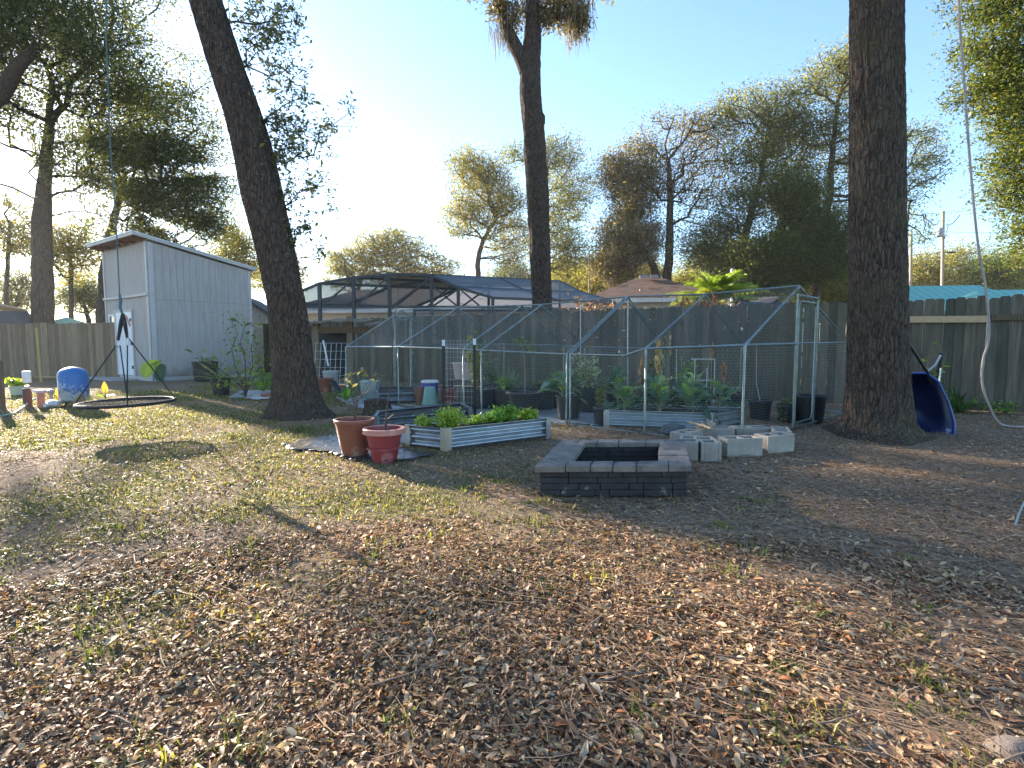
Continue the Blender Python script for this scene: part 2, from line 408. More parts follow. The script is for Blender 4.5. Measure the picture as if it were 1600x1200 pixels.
# grass --------------------------------------------------------------------
def blades(x, y, h, w, col, lean=.5):
    n = len(x); yaw = rng.uniform(0, 2*np.pi, n); ln = rng.uniform(.1, 1.0, n)*lean
    d = np.stack([np.cos(yaw), np.sin(yaw), 0*yaw], -1); s_ = np.stack([-np.sin(yaw), np.cos(yaw), 0*yaw], -1)
    b = np.stack([x, y, gz(x, y)-.005], -1); up = np.array([0, 0, 1.0])
    P = np.zeros((n, 5, 3))
    P[:, 0] = b-s_*(w/2)[:, None]; P[:, 1] = b+s_*(w/2)[:, None]
    m_ = b+d*(h*ln*.35)[:, None]+up*(h*.6)[:, None]
    P[:, 2] = m_-s_*(w*.42)[:, None]; P[:, 3] = m_+s_*(w*.42)[:, None]
    P[:, 4] = b+d*(h*ln)[:, None]+up*(h*(1-.35*ln))[:, None]
    fa = np.array([[0, 1, 3], [0, 3, 2], [2, 3, 4]])
    return P.reshape(-1, 3), (fa[None]+(np.arange(n)*5)[:, None, None]).reshape(-1, 3), np.repeat(col, 5, 0)
n = 330000
r = rng.uniform(1.0, 17, n); th = R(1)*rng.uniform(-62, 50, n); x = r*np.sin(th); y = r*np.cos(th)
k = rng.random(n) < grassiness(x, y)*.62; x, y, r = x[k], y[k], r[k]
h = rng.uniform(.014, .044, len(x))*(1+.02*r); wd = .0035+.0009*r
pal = np.array([[.12, .145, .04], [.175, .19, .055], [.25, .22, .08], [.31, .24, .12], [.085, .11, .03]])
parts = [blades(x, y, h, wd*rng.uniform(.7, 1.4, len(x)), pal[rng.choice(5, len(x))]*rng.uniform(.7, 1.25, (len(x), 1)), 1.3)]
# scattered tufts of weed over the litter
nt_ = 900
r = rng.uniform(1.15, 8.5, nt_); th = R(1)*rng.uniform(-58, 48, nt_); tx = r*np.sin(th); ty = r*np.cos(th)
k = rng.random(nt_) < np.clip(.62-.16*tx+.0*ty, .06, .9)*np.clip((fbm(tx*.8, ty*.8, 33, 2)-.3)*3, .05, 1); tx, ty = tx[k], ty[k]
for q in [gnd(1270, 965), gnd(395, 1180), gnd(620, 1120), gnd(240, 1190), gnd(1110, 700), gnd(350, 960), gnd(930, 905), gnd(1265, 800), gnd(1420, 880)]:
    tx = np.append(tx, q.x); ty = np.append(ty, q.y)
nb = 34
sz = rng.lognormal(math.log(.028), .45, len(tx)); sz[-9:] = [.05, .07, .04, .07, .05, .045, .06, .04, .03]
x = np.repeat(tx, nb)+rng.normal(0, 1, len(tx)*nb)*np.repeat(sz, nb); y = np.repeat(ty, nb)+rng.normal(0, 1, len(tx)*nb)*np.repeat(sz, nb)
h = np.repeat(sz, nb)*rng.uniform(.5, 1.5, len(x)); rr = np.hypot(x, y)
tc = pal[rng.choice([0, 1, 2, 4], len(tx))]*1.1
parts.append(blades(x, y, h, (.004+.0008*rr)*rng.uniform(.7, 1.6, len(x)), np.repeat(tc, nb, 0)*rng.uniform(.7, 1.3, (len(x), 1)), 1.5))
v, f, c = join(parts); o_ = np_mesh('grass', v, f, M_grass, col=c); tag(o_, kind='stuff')

# ------------------------------------------------------------------ fences
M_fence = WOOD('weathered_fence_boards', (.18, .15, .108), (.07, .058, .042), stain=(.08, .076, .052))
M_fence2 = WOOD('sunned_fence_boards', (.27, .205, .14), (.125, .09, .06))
M_newwood = WOOD('fresh_pine', (.55, .40, .24), (.42, .28, .15), stretch=(1.2, 14, 14))
M_oldwood = WOOD('old_timber', (.24, .18, .12), (.11, .08, .055))
def colbox(mb, cols, c, *a, **k):
    n0 = len(mb.v); mb.box(*a, **k); cols += [c]*(len(mb.v)-n0)
def build_col(mb, cols, name, mat, parent, smooth=False):
    o = mb.build(name, mat, parent, smooth); me = o.data
    ca = me.color_attributes.new('Col', 'FLOAT_COLOR', 'POINT')
    c4 = np.ones((len(me.vertices), 4), np.float32); c4[:, :3] = np.array(cols)
    ca.data.foreach_set('color', c4.ravel()); return o
def fence(name, label, pts, h, mat, bw=.14, group='wooden privacy fences round the yard', rails_front=False, seed=1):
    rd = random.Random(seed)
    root = thing(name, label, 'fence', (pts[0][0], pts[0][1], 0), group)
    mb = MB(); cols = []; posts = []; rl = MB()
    for (x0, y0), (x1, y1) in zip(pts[:-1], pts[1:]):
        d = Vector((x1-x0, y1-y0, 0)); L = d.length; d.normalize(); nrm = Vector((-d.y, d.x, 0))
        if nrm.y > 0: nrm = -nrm                      # towards the camera
        n = int(L/bw); s_ = L/n
        for i in range(n):
            q = Vector((x0, y0, 0))+d*(s_*(i+.5))
            hh = h+rd.uniform(-.025, .03); w2 = s_*.5-rd.uniform(-.001, .0022); e = .028; bow = rd.gauss(0, .006); th = .018
            tl = rd.gauss(0, .006)
            prof = [(-w2, .03), (w2, .03), (w2+tl, hh-e), (w2-e+tl, hh), (-w2+e+tl, hh), (-w2+tl, hh-e)]
            n0 = len(mb.v)
            mb.prism([q+d*a+Vector((0, 0, z))+nrm*(bow+rd.uniform(-.002, .002)) for a, z in prof], nrm*th)
            g = rd.uniform(.68, 1.22); c = (g*rd.uniform(.94, 1.06), g, g*rd.uniform(.92, 1.04)); cols += [c]*(len(mb.v)-n0)
        m = max(1, round(L/2.44))
        for i in range(m+1): posts.append(Vector((x0, y0, 0))+d*(L*i/m)-nrm*.075)
        for z in (.3, .95, 1.6):
            a = Vector((x0, y0, z))-nrm*.022; b = Vector((x1, y1, z))-nrm*.022
            rl.beam(a, b, .036, .085)
    build_col(mb, cols, 'board_panel', mat, root)
    cols = [(1, 1, 1)]*len(rl.v); build_col(rl, cols, 'rail', mat, root)
    for q in posts:
        pb = MB(); pb.box(q+Vector((0, 0, h*.485)), (.09, .09, h*.97)); build_col(pb, [(.9, .9, .9)]*8, 'post', mat, root)
    return root
def fy(x): return 8.6+.588*(8.3-x)        # the line of the back fence
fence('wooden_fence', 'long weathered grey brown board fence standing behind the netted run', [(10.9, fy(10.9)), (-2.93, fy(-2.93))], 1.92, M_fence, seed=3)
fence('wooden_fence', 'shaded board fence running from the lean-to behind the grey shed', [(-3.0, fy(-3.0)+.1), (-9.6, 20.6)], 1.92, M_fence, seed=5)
LF = [gnd(-330, 590), gnd(0, 590), gnd(178, 592)]
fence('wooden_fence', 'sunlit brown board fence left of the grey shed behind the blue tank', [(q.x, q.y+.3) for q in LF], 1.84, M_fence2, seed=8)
# rail boards fixed to the near side of the back fence
def on_fence(px, py, off=.06):
    r = ray(px, py); k_ = .588; c_ = 8.6+.588*8.3-off
    tt = c_/(r[1]+k_*r[0]); return Vector((r[0]*tt, r[1]*tt, HC+r[2]*tt))
a, b = on_fence(1380, 499), on_fence(1543, 498)
mb = MB(); mb.beam(a, b, .036, .10); mb.beam(a+Vector((0, 0, -.055)), b+Vector((0, 0, -.055)), .03, .012)
o_ = build_col(mb, [(1, 1, 1)]*len(mb.v), 'fence_rail', M_newwood, None); tag(o_, 'fresh pale pine rail nailed across the fence right of the big trunk', 'rail')
a, b = on_fence(1549, 496), on_fence(1720, 494)
mb = MB(); mb.beam(a, b, .036, .10); o_ = build_col(mb, [(.62, .66, .6)]*len(mb.v), 'fence_rail', M_oldwood, None)
tag(o_, 'dark weathered rail on the fence right of the hanging rope', 'rail')
q = gnd(66, 598); mb = MB(); mb.beam((q.x-.12, q.y+.1, 0), (q.x-.2, q.y+.15, 1.62), .035, .09)
o_ = build_col(mb, [(1.0, .95, .62)]*len(mb.v), 'leaning_board', WOOD('treated_pine', (.42, .36, .19), (.3, .25, .12)), None)
tag(o_, 'pale yellowish board propped upright against the left fence', 'board')
q = gnd(2, 640); mb = MB(); mb.box((q.x, q.y, .42), (.09, .09, .84)); mb.lathe((q.x, q.y, .84), [(.05, 0), (.05, .02), (.02, .04)], 8)
o_ = build_col(mb, [(.8, .8, .8)]*len(mb.v), 'timber_post', M_oldwood, None); tag(o_, 'short grey timber post at the left edge of the yard', 'post')

# ------------------------------------------------------------------ shed
M_bronze_h = M('dark_hinge', (.05, .05, .05), None, 5, .5, .5, 0)
def shed():
    N = gnd(240, 596); L0 = gnd(172, 589.5)
    f = Vector((L0.x-N.x, L0.y-N.y, 0)); W = f.length; f.normalize(); s_ = Vector((-f.y, f.x, 0))
    if s_.y < 0: s_ = -s_
    D = 3.15; hf, hb = 4.22, 3.66
    Z = lambda z: Vector((0, 0, z)); N0 = Vector((N.x, N.y, 0)); nf = -s_; ns = -f     # outward normals: front, side
    root = thing('garden_shed', 'tall pale grey panelled shed with a single sloped roof and white door', 'shed', N0)
    m, t, o = nt('shed_siding'); p = t.nodes.new('ShaderNodeBsdfPrincipled'); t.links.new(p.outputs[0], o.inputs[0])
    v = coords(t, (5, 5, .5)); c = ramp(t, noise(t, v, 3, 6, .65), [(.3, (.295, .28, .26)), (.7, (.40, .38, .355))])
    shed_c = mixc(t, ramp(t, noise(t, coords(t), 1.1, 4, .6), [(.5, (0, 0, 0)), (.8, (.5, .5, .5))]), c, (.36, .37, .38)); sz = t.nodes.new('ShaderNodeSeparateXYZ'); t.links.new(coords(t), sz.inputs[0])
    dirt = ramp(t, math_(t, 'SUBTRACT', noise(t, coords(t), 5, 6, .7), math_(t, 'MULTIPLY', sz.outputs[2], .9)), [(.12, (0, 0, 0)), (.45, (.75, .75, .75))])
    t.links.new(mixc(t, dirt, shed_c, (.16, .135, .10)), p.inputs['Base Color']); p.inputs['Roughness'].default_value = .75
    # walls: grooved panels as vertical strips
    wl = MB()
    def wall(o0, d, n, Ltot, z0, zt):
        k = int(round(Ltot/.203)); s2 = Ltot/k
        for i in range(k):
            a0 = s2*i+.004; a1 = s2*(i+1)-.004
            P = [o0+d*a0+Z(z0), o0+d*a1+Z(z0), o0+d*a1+Z(zt(a1)), o0+d*a0+Z(zt(a0))]
            wl.prism([q+n*.0 for q in P], n*.012)
        wl.prism([o0+Z(z0)-n*.08, o0+d*Ltot+Z(z0)-n*.08, o0+d*Ltot+Z(zt(Ltot))-n*.08, o0+Z(zt(0))-n*.08], n*.083)
    wall(N0, f, nf, W, .08, lambda a: 2.62); wall(N0, f, nf, W, 2.66, lambda a: hf)
    wall(N0, s_, ns, D, .08, lambda a: 2.5); wall(N0, s_, ns, D, 2.506, lambda a: hf+(hb-hf)*a/D)
    wall(N0+f*W, s_, f, D, .08, lambda a: hf+(hb-hf)*a/D); wall(N0+s_*D, f, s_, W, .08, lambda a: hb)
    wl.build('wall', m, root)
    tr = MB(); M_trim = M('shed_trim', (.45, .445, .44), (.37, .37, .365), 6, .6)
    for o0, d, n, wd, h in ((N0, f, nf, .13, hf), (N0, s_, ns, .13, hf-.03), (N0+f*(W-.1), f, nf, .1, hf), (N0+s_*(D-.1), s_, ns, .1, hb)):
        tr.prism([o0+n*.013+Z(.06), o0+d*wd+n*.013+Z(.06), o0+d*wd+n*.013+Z(h), o0+n*.013+Z(h)], n*.022)
    tr.prism([N0+nf*.036+f*.0+Z(2.60), N0+nf*.036+f*W+Z(2.60), N0+nf*.036+f*W+Z(2.68), N0+nf*.036+Z(2.68)], nf*.045)
    tr.prism([N0+nf*.013+ns*0+Z(.0), N0+f*W+nf*.013+Z(.0), N0+f*W+nf*.013+Z(.12), N0+nf*.013+Z(.12)], nf*.012)
    tr.prism([N0+ns*.013+Z(.0), N0+s_*D+ns*.013+Z(.0), N0+s_*D+ns*.013+Z(.12), N0+ns*.013+Z(.12)], ns*.012)
    tr.build('corner_trim', M_trim, root)
    # roof
    rf = MB(); sl_ = (hb-hf)/D; oh, ob, os_ = .40, .16, .13
    def rp(a, b, dz): return N0+f*b+s_*a+Z(hf+.03+sl_*a+dz)
    q = [rp(-oh, -os_, .02), rp(D+ob, -os_, .02), rp(D+ob, W+os_, .02), rp(-oh, W+os_, .02)]
    rf.prism(q, Z(.07)); ro = rf.build('roof', M('shed_fascia', (.50, .51, .51), (.38, .39, .39), 5, .5), root)
    u = MB(); q = [rp(-oh-.03, -os_-.03, .091), rp(D+ob+.03, -os_-.03, .091), rp(D+ob+.03, W+os_+.03, .091), rp(-oh-.03, W+os_+.03, .091)]
    u.prism(q, Z(.03)); u.build('roof_sheet', M('shed_roof_metal', (.55, .60, .62), (.4, .45, .47), 5, .4, .4), ro)
    u = MB(); q = [rp(-oh+.02, -os_+.02, .008), rp(-.02, -os_+.02, .008), rp(-.02, W+os_-.02, .008), rp(-oh+.02, W+os_-.02, .008)]
    u.prism(q, Z(.01))
    for k_ in range(6): u.beam(rp(-oh+.02, .15+k_*(W-.3)/5, -.02), rp(-.03, .15+k_*(W-.3)/5, -.02), .04, .07)
    u.build('soffit', M('brown_soffit', (.20, .11, .07), (.12, .07, .045), 10, .8), ro)
    # door, window on the front
    def fpos(px):                                     # distance along the front for a photo column
        k_ = (px-800)/F/CP; return (k_*N0.y-N0.x)/(f.x-k_*f.y)
    d0, d1 = .62, 1.52
    d1 = fpos(189)
    d0 = fpos(213.5)
    dr = MB(); P0 = N0+nf*.014
    dr.prism([P0+f*d0+Z(.14), P0+f*d1+Z(.14), P0+f*d1+Z(2.16), P0+f*d0+Z(2.16)], nf*.03)
    M_door = M('white_door', (.70, .74, .76), (.62, .66, .68), 4, .5)
    do = dr.build('door', M_door, root); fr = MB()
    for a, b, z0, z1 in ((d0-.07, d0, .12, 2.23), (d1, d1+.07, .12, 2.23), (d0, d1, 2.16, 2.23)):
        fr.prism([P0+f*a+Z(z0), P0+f*b+Z(z0), P0+f*b+Z(z1), P0+f*a+Z(z1)], nf*.045)
    fr.build('door_frame', M_trim, do)
    hd = MB(); hd.lathe(P0+f*(d1-.09)+nf*.06+Z(1.05), [(.02, -.03), (.035, 0), (.02, .03)], 10); hd.build('handle', M_galv, do, True)
    for zh in (.4, 1.15, 1.9):
        hg = MB(); hg.box(P0+f*(d0+.03)+nf*.036+Z(zh), (.03, .08, .1), math.atan2(f.y, f.x)); hg.build('hinge', M_bronze_h, do)
    w0, w1, z0, z1 = fpos(188.3), fpos(178.6), 1.0, 2.12
    wf = MB()
    for a, b, za, zb in ((w0, w0+.07, z0, z1), (w1-.07, w1, z0, z1), (w0+.07, w1-.07, z0, z0+.08), (w0+.07, w1-.07, z1-.06, z1), (w0+.07, w1-.07, 1.52, 1.59)):
        wf.prism([P0+f*a+Z(za), P0+f*b+Z(za), P0+f*b+Z(zb), P0+f*a+Z(zb)], nf*.05)
    wo_ = wf.build('window', M_white, root); gl = MB()
    gl.prism([P0+f*(w0+.05)+Z(z0+.05)+nf*.003, P0+f*(w1-.05)+Z(z0+.05)+nf*.003, P0+f*(w1-.05)+Z(z1-.04)+nf*.003, P0+f*(w0+.05)+Z(z1-.04)+nf*.003], nf*.012)
    gl.build('pane', M('dark_glass', (.03, .032, .035), (.02, .02, .022), 3, .08, 0, 0), wo_)
    # concrete step before the door
    st = MB(); st.prism([P0+f*(d0-.3)+nf*.05+Z(0), P0+f*(W)+nf*.05+Z(0), P0+f*(W)+nf*.75+Z(0), P0+f*(d0-.3)+nf*.75+Z(0)], Z(.05))
    o2 = st.build('concrete_slab', M('old_concrete', (.42, .40, .37), (.28, .27, .25), 6, .9), None, bevel=.008); tag(o2, 'low concrete slab in front of the shed door', 'slab')
shed()

# ------------------------------------------------------------------ neighbour's screened pool cage and houses beyond the fence
M_screen, t, o = nt('insect_screen')
p = t.nodes.new('ShaderNodeBsdfPrincipled'); p.inputs['Base Color'].default_value = (.035, .045, .055, 1); p.inputs['Roughness'].default_value = .6
tr_ = t.nodes.new('ShaderNodeBsdfTransparent'); mx = t.nodes.new('ShaderNodeMixShader'); lw = t.nodes.new('ShaderNodeLayerWeight'); lw.inputs['Blend'].default_value = .5
t.links.new(math_(t, 'ADD', math_(t, 'MULTIPLY', lw.outputs['Facing'], .62), .22), mx.inputs[0])
t.links.new(tr_.outputs[0], mx.inputs[1]); t.links.new(p.outputs[0], mx.inputs[2]); t.links.new(mx.outputs[0], o.inputs[0])
M_rscreen, t, o = nt('roof_insect_screen')
p = t.nodes.new('ShaderNodeBsdfPrincipled'); p.inputs['Base Color'].default_value = (.12, .14, .16, 1); p.inputs['Roughness'].default_value = .5
tr_ = t.nodes.new('ShaderNodeBsdfTransparent'); mx = t.nodes.new('ShaderNodeMixShader'); lw = t.nodes.new('ShaderNodeLayerWeight'); lw.inputs['Blend'].default_value = .5
t.links.new(math_(t, 'ADD', math_(t, 'MULTIPLY', lw.outputs['Facing'], .12), .80), mx.inputs[0])
t.links.new(tr_.outputs[0], mx.inputs[1]); t.links.new(p.outputs[0], mx.inputs[2]); t.links.new(mx.outputs[0], o.inputs[0])
M_bronze = M('dark_aluminium', (.045, .05, .055), (.035, .038, .042), 5, .45, .3, 0)
def pool_cage():
    Y0 = 18.6; ext = Vector((4.6, 1.9, 0))
    prof = [at(425, 474, Y0), at(499, 443, Y0), at(552, 434, Y0), at(608, 428.5, Y0), at(674, 430, Y0), at(716, 449.5, Y0), at(770, 465.5, Y0)]
    # bring the ends of the profile to the eave height
    root = thing('pool_cage', 'dark framed screened pool enclosure with a faceted roof beyond the fence', 'pool cage', (prof[3].x, Y0, 0))
    def col(i, k): return prof[i]+ext*k
    fr = MB(); up = Vector((0, 0, 1)); K = [0, .36, .7, 1.0]
    for k in (0, .5, 1.0):
        for i in range(len(prof)-1): fr.beam(col(i, k), col(i+1, k), .07, .09)
    for i in range(len(prof)):
        fr.beam(col(i, 0), col(i, 1.0), .07, .09)
    fr.build('roof_frame', M_bronze, root)
    for i in (1, 2, 3, 4, 5, 6):
        q = prof[i]; pb = MB(); pb.box((q.x, q.y, q.z/2), (.11, .11, q.z)); pb.build('post', M_bronze, root)
    for i in (0, 2, 4, 6):
        q = col(i, 1.0); pb = MB(); pb.box((q.x, q.y, q.z/2), (.1, .1, q.z)); pb.build('post', M_bronze, root)
    zb = 2.42
    br = MB(); a = at(425, 478, Y0); b = at(770, 480, Y0)
    br.beam((a.x, Y0+.0, zb), (b.x, Y0, zb), .06, .09)
    br.beam((a.x+ext.x, Y0+ext.y, zb), (b.x+ext.x, Y0+ext.y, zb), .06, .09)
    br.beam((b.x, Y0, zb), (b.x+ext.x, Y0+ext.y, zb), .06, .09)
    for i, j in ((1, 2), (2, 3), (3, 4)):
        p0, p1 = prof[i], prof[j]; br.beam((p0.x+.05, Y0, zb), (p1.x-.05, Y0, p1.z-.1), .05, .06)
        p0, p1 = col(i, .5), col(j, .5); br.beam((p0.x, p0.y, zb), (p1.x, p1.y, p1.z-.08), .05, .06)
    p0, p1 = prof[4], prof[5]; br.beam((p0.x, Y0, p0.z-.35), (p1.x, Y0, zb), .05, .06); br.beam((p0.x, Y0, zb), (p1.x, Y0, p1.z-.05), .05, .06)
    p0, p1 = prof[5], prof[6]; br.beam((p0.x, Y0, p0.z), (p1.x-.3, Y0, zb-.1), .05, .06)
    br.build('brace', M_bronze, root)
    rs = MB()
    for i in range(len(prof)-1):
        for k0, k1 in zip(K[:-1], K[1:]): rs.sheet([col(i, k0)+up*.05, col(i+1, k0)+up*.05, col(i+1, k1)+up*.05, col(i, k1)+up*.05])
    rs.build('roof_screen', M_rscreen, root)
    ws = MB(); ws.sheet([(q.x, q.y, q.z) for q in prof]+[(prof[-1].x, Y0, 0), (prof[0].x, Y0, 0)])
    ws.sheet([prof[-1], col(-1, 1), Vector((col(-1, 1).x, col(-1, 1).y, 0)), Vector((prof[-1].x, Y0, 0))])
    ws.build('wall_screen', M_screen, root)
pool_cage()
def shingle(name, c1, c2): return M(name, c1, c2, 2.5, .95, 0, .8, 26, (1, 1, 1), spots=tuple(x*.6 for x in c2), spot_scale=1.2, spot_at=.6, spec=.1)
def house(label, a, b, depth, he, hr, wallc, roofm, hip=1.6, over=.45, fasc=(.5, .5, .5), extra=None, ang=None):
    # a, b: ends of the eave wall facing the camera
    a = Vector(a); b = Vector(b); d = (b-a); L = d.length; d.normalize(); n = Vector((-d.y, d.x, 0))
    if n.y < 0: n = -n
    root = thing('neighbour_house', label, 'house', a)
    Z = lambda z: Vector((0, 0, z)); wl = MB()
    wl.prism([a, b, b+n*depth, a+n*depth], Z(he)); wl.build('wall', M('stucco', wallc, tuple(x*.85 for x in wallc), 3, .9), root)
    A, B = a-d*over-n*over, b+d*over-n*over; C, D_ = b+d*over+n*(depth+over), a-d*over+n*(depth+over)
    m_ = n*(depth/2+over); R0 = A+d*(hip*depth/2)+m_+Z(hr); R1 = B-d*(hip*depth/2)+m_+Z(hr)
    rf = MB(); e = Z(he+.12)
    rf.add([A+e, B+e, C+e, D_+e, R0, R1], [(0, 1, 5, 4), (1, 2, 5), (2, 3, 4, 5), (3, 0, 4), (3, 2, 1, 0)]); ro = rf.build('roof', roofm, root)
    fs = MB(); q = [A, B, C, D_]
    for i in range(4): fs.beam(q[i]+Z(he+.04), q[(i+1) % 4]+Z(he+.04), .05, .16)
    fs.build('fascia', M('fascia_paint', fasc, None, 4, .6), root)
    for k_ in (.25, .7):
        wn = MB(); wn.prism([a+d*(L*k_)+Z(1.0)-n*.02, a+d*(L*k_+1.4)+Z(1.0)-n*.02, a+d*(L*k_+1.4)+Z(2.1)-n*.02, a+d*(L*k_)+Z(2.1)-n*.02], -n*.03)
        wn.build('window', M('house_glass', (.05, .055, .06), None, 3, .1, 0, 0), root)
    return root, ro, (A, B, R0, R1, d, n)
q0, q1 = at(925, 480, 23), at(1120, 480, 22)
root, ro, (A, B, R0, R1, d, n) = house('neighbouring house with a streaked reddish brown hip roof and two ridge vents', (q0.x, q0.y, 0), (q1.x, q1.y, 0), 9.0, 2.9, 4.45, (.46, .41, .34), shingle('brown_shingle', (.17, .105, .075), (.10, .065, .05)), .55, fasc=(.62, .6, .56))
for u0, u1 in ((.08, .46), (.56, .92)):
    v_ = MB(); a_ = R0.lerp(R1, u0)-n*.9+Vector((0, 0, -.14)); b_ = R0.lerp(R1, u1)-n*.9+Vector((0, 0, -.14)); h_ = .16
    v_.prism([a_-n*.35+Vector((0, 0, -.02)), a_+n*.35+Vector((0, 0, .05)), a_+Vector((0, 0, h_))], b_-a_); v_.build('ridge_vent', M('vent_metal', (.20, .17, .16), None, 5, .7), ro)
for u0, h_ in ((.42, .55), (.55, .42)):
    v_ = MB(); q_ = A.lerp(B, u0)+n*1.6+Vector((0, 0, 3.0)); v_.tube([q_, q_+Vector((0, 0, h_))], .05, 8); v_.build('vent_pipe', M('pipe_paint', (.35, .22, .18), None, 5, .6), ro)
q0, q1 = at(1125, 480, 24), at(1192, 480, 22.5)
house('dark grey hip roofed house wing showing over the fence beside the palm', (q0.x, q0.y, 0), (q1.x, q1.y, 0), 5, 2.6, 3.3, (.5, .46, .4), shingle('grey_shingle', (.10, .10, .115), (.06, .06, .07)), .8, fasc=(.62, .6, .56))
q0, q1 = at(440, 470, 32), at(900, 470, 29)
house('beige house with a grey brown roof seen through the pool screen', (q0.x, q0.y, 0), (q1.x, q1.y, 0), 9, 2.95, 4.75, (.50, .43, .33), shingle('grey_brown_shingle', (.40, .36, .32), (.30, .27, .245)), .7, fasc=(.55, .55, .52))
# low gabled shed between the grey shed and the leaning trunk
def gable(name, label, cat, c, wd, dp, he, hr, wallm, roofm, rz=0):
    root = thing(name, label, cat, c); c = Vector(c); x = Vector((math.cos(rz), math.sin(rz), 0)); y = Vector((-x.y, x.x, 0)); Z = lambda z: Vector((0, 0, z))
    wl = MB(); wl.prism([c-x*wd/2-y*dp/2, c+x*wd/2-y*dp/2, c+x*wd/2-y*dp/2+Z(he), c-y*dp/2+Z(hr), c-x*wd/2-y*dp/2+Z(he)], y*dp); wl.build('wall', wallm, root)
    rf = MB()
    for s_ in (-1, 1):
        e = c+x*s_*(wd/2+.2)-y*(dp/2+.2)+Z(he-.2*(hr-he)/(wd/2)+.03); r_ = c-y*(dp/2+.2)+Z(hr+.03)
        rf.prism([e, r_, r_+Z(.08), e+Z(.08)], y*(dp+.4))
    rf.build('roof', roofm, root); return root
q = at(392, 500, 24); gable('garden_shed', 'small beige gabled outbuilding half hidden by the grey shed', 'shed', (q.x, q.y, 0), 2.4, 4, 2.3, 3.1, M('beige_siding', (.48, .42, .32), None, 4, .8), shingle('dark_shingle', (.16, .15, .14), (.1, .09, .09)), .25)
# barn-roofed shed at the far left
def barn():
    q = at(-10, 500, 25); c = Vector((q.x, q.y, 0)); root = thing('barn_shed', 'dark barn shed with a tan gambrel roof beyond the left fence', 'shed', c)
    Z = lambda z: Vector((0, 0, z)); x = Vector((.72, .69, 0)); y = Vector((-.69, .72, 0)); W = 2.9
    wl = MB(); wl.prism([c-x*W/2, c+x*W/2, c+x*W/2+Z(1.95), c-x*W/2+Z(1.95)], y*4); wl.build('wall', M('dark_siding', (.055, .06, .068), (.03, .033, .038), 4, .7, stretch=(1, 1, 8)), root)
    pr = [(-W/2-.12, 1.93), (-W/2+.28, 2.72), (0, 3.0), (W/2-.28, 2.72), (W/2+.12, 1.93)]
    lo = MB()
    for i in (0, 3): lo.prism([c+x*a+Z(b)-y*.15 for a, b in (pr[i], pr[i+1])]+[c+x*a+Z(b+.07)-y*.15 for a, b in (pr[i+1], pr[i])], y*4.3)
    lo.prism([c-x*W/2+Z(1.95)-y*.02, c+x*W/2+Z(1.95)-y*.02, c+x*(W/2-.28)+Z(2.7)-y*.02, c-x*(W/2-.28)+Z(2.7)-y*.02], y*.05)
    lo.build('lower_roof', M('slate_roof', (.075, .085, .105), (.05, .057, .07), 3, .7), root)
    upm = MB()
    for i in (1, 2): upm.prism([c+x*a+Z(b+.005)-y*.18 for a, b in (pr[i], pr[i+1])]+[c+x*a+Z(b+.085)-y*.18 for a, b in (pr[i+1], pr[i])], y*4.36)
    upm.build('upper_roof', M('tan_roof', (.45, .36, .24), (.33, .26, .17), 3, .8), root)
barn()
# pale green tarp tent and white caravan top beyond the left fence
q = at(105, 505, 27); mb = MB(); c = Vector((q.x, q.y, 0))
mb.add([c+Vector(v) for v in ((-1.2, -1, 1.95), (1.2, -1, 1.95), (1.2, 1, 1.95), (-1.2, 1, 1.95), (0, 0, 2.5))], [(0, 1, 4), (1, 2, 4), (2, 3, 4), (3, 0, 4)])
for sx in (-1.15, 1.15):
    for sy in (-.95, .95): mb.box(c+Vector((sx, sy, .97)), (.05, .05, 1.95))
o_ = mb.build('canopy_tent', M('green_canvas', (.34, .50, .36), (.28, .42, .3), 4, .8), None); tag(o_, 'pale green peaked canopy just showing over the left fence', 'canopy')
# teal metal roofed building
q0, q1 = at(1400, 470, 31), at(1625, 470, 30)
M_teal, t, o = nt('teal_metal_roof'); p = t.nodes.new('ShaderNodeBsdfPrincipled'); t.links.new(p.outputs[0], o.inputs[0])
wv = t.nodes.new('ShaderNodeTexWave'); wv.inputs['Scale'].default_value = .62; wv.wave_profile = 'SIN'; t.links.new(coords(t), wv.inputs['Vector'])
t.links.new(ramp(t, wv.outputs['Fac'], [(.0, (.13, .40, .33)), (.85, (.18, .47, .39)), (.95, (.07, .25, .21))]), p.inputs['Base Color']); p.inputs['Roughness'].default_value = .5; p.inputs['Metallic'].default_value = .1
house('building with a bright teal ribbed metal roof beyond the right fence', (q0.x, q0.y, 0), (q1.x, q1.y, 0), 6, 2.9, 4.75, (.45, .42, .38), M_teal, .55, fasc=(.2, .45, .43))
q0, q1 = at(1530, 470, 27.5), at(1690, 470, 27)
house('small wing with a teal metal hip roof at the right edge', (q0.x, q0.y, 0), (q1.x, q1.y, 0), 3.5, 2.8, 4.05, (.45, .42, .38), M_teal, .9, fasc=(.2, .45, .43))
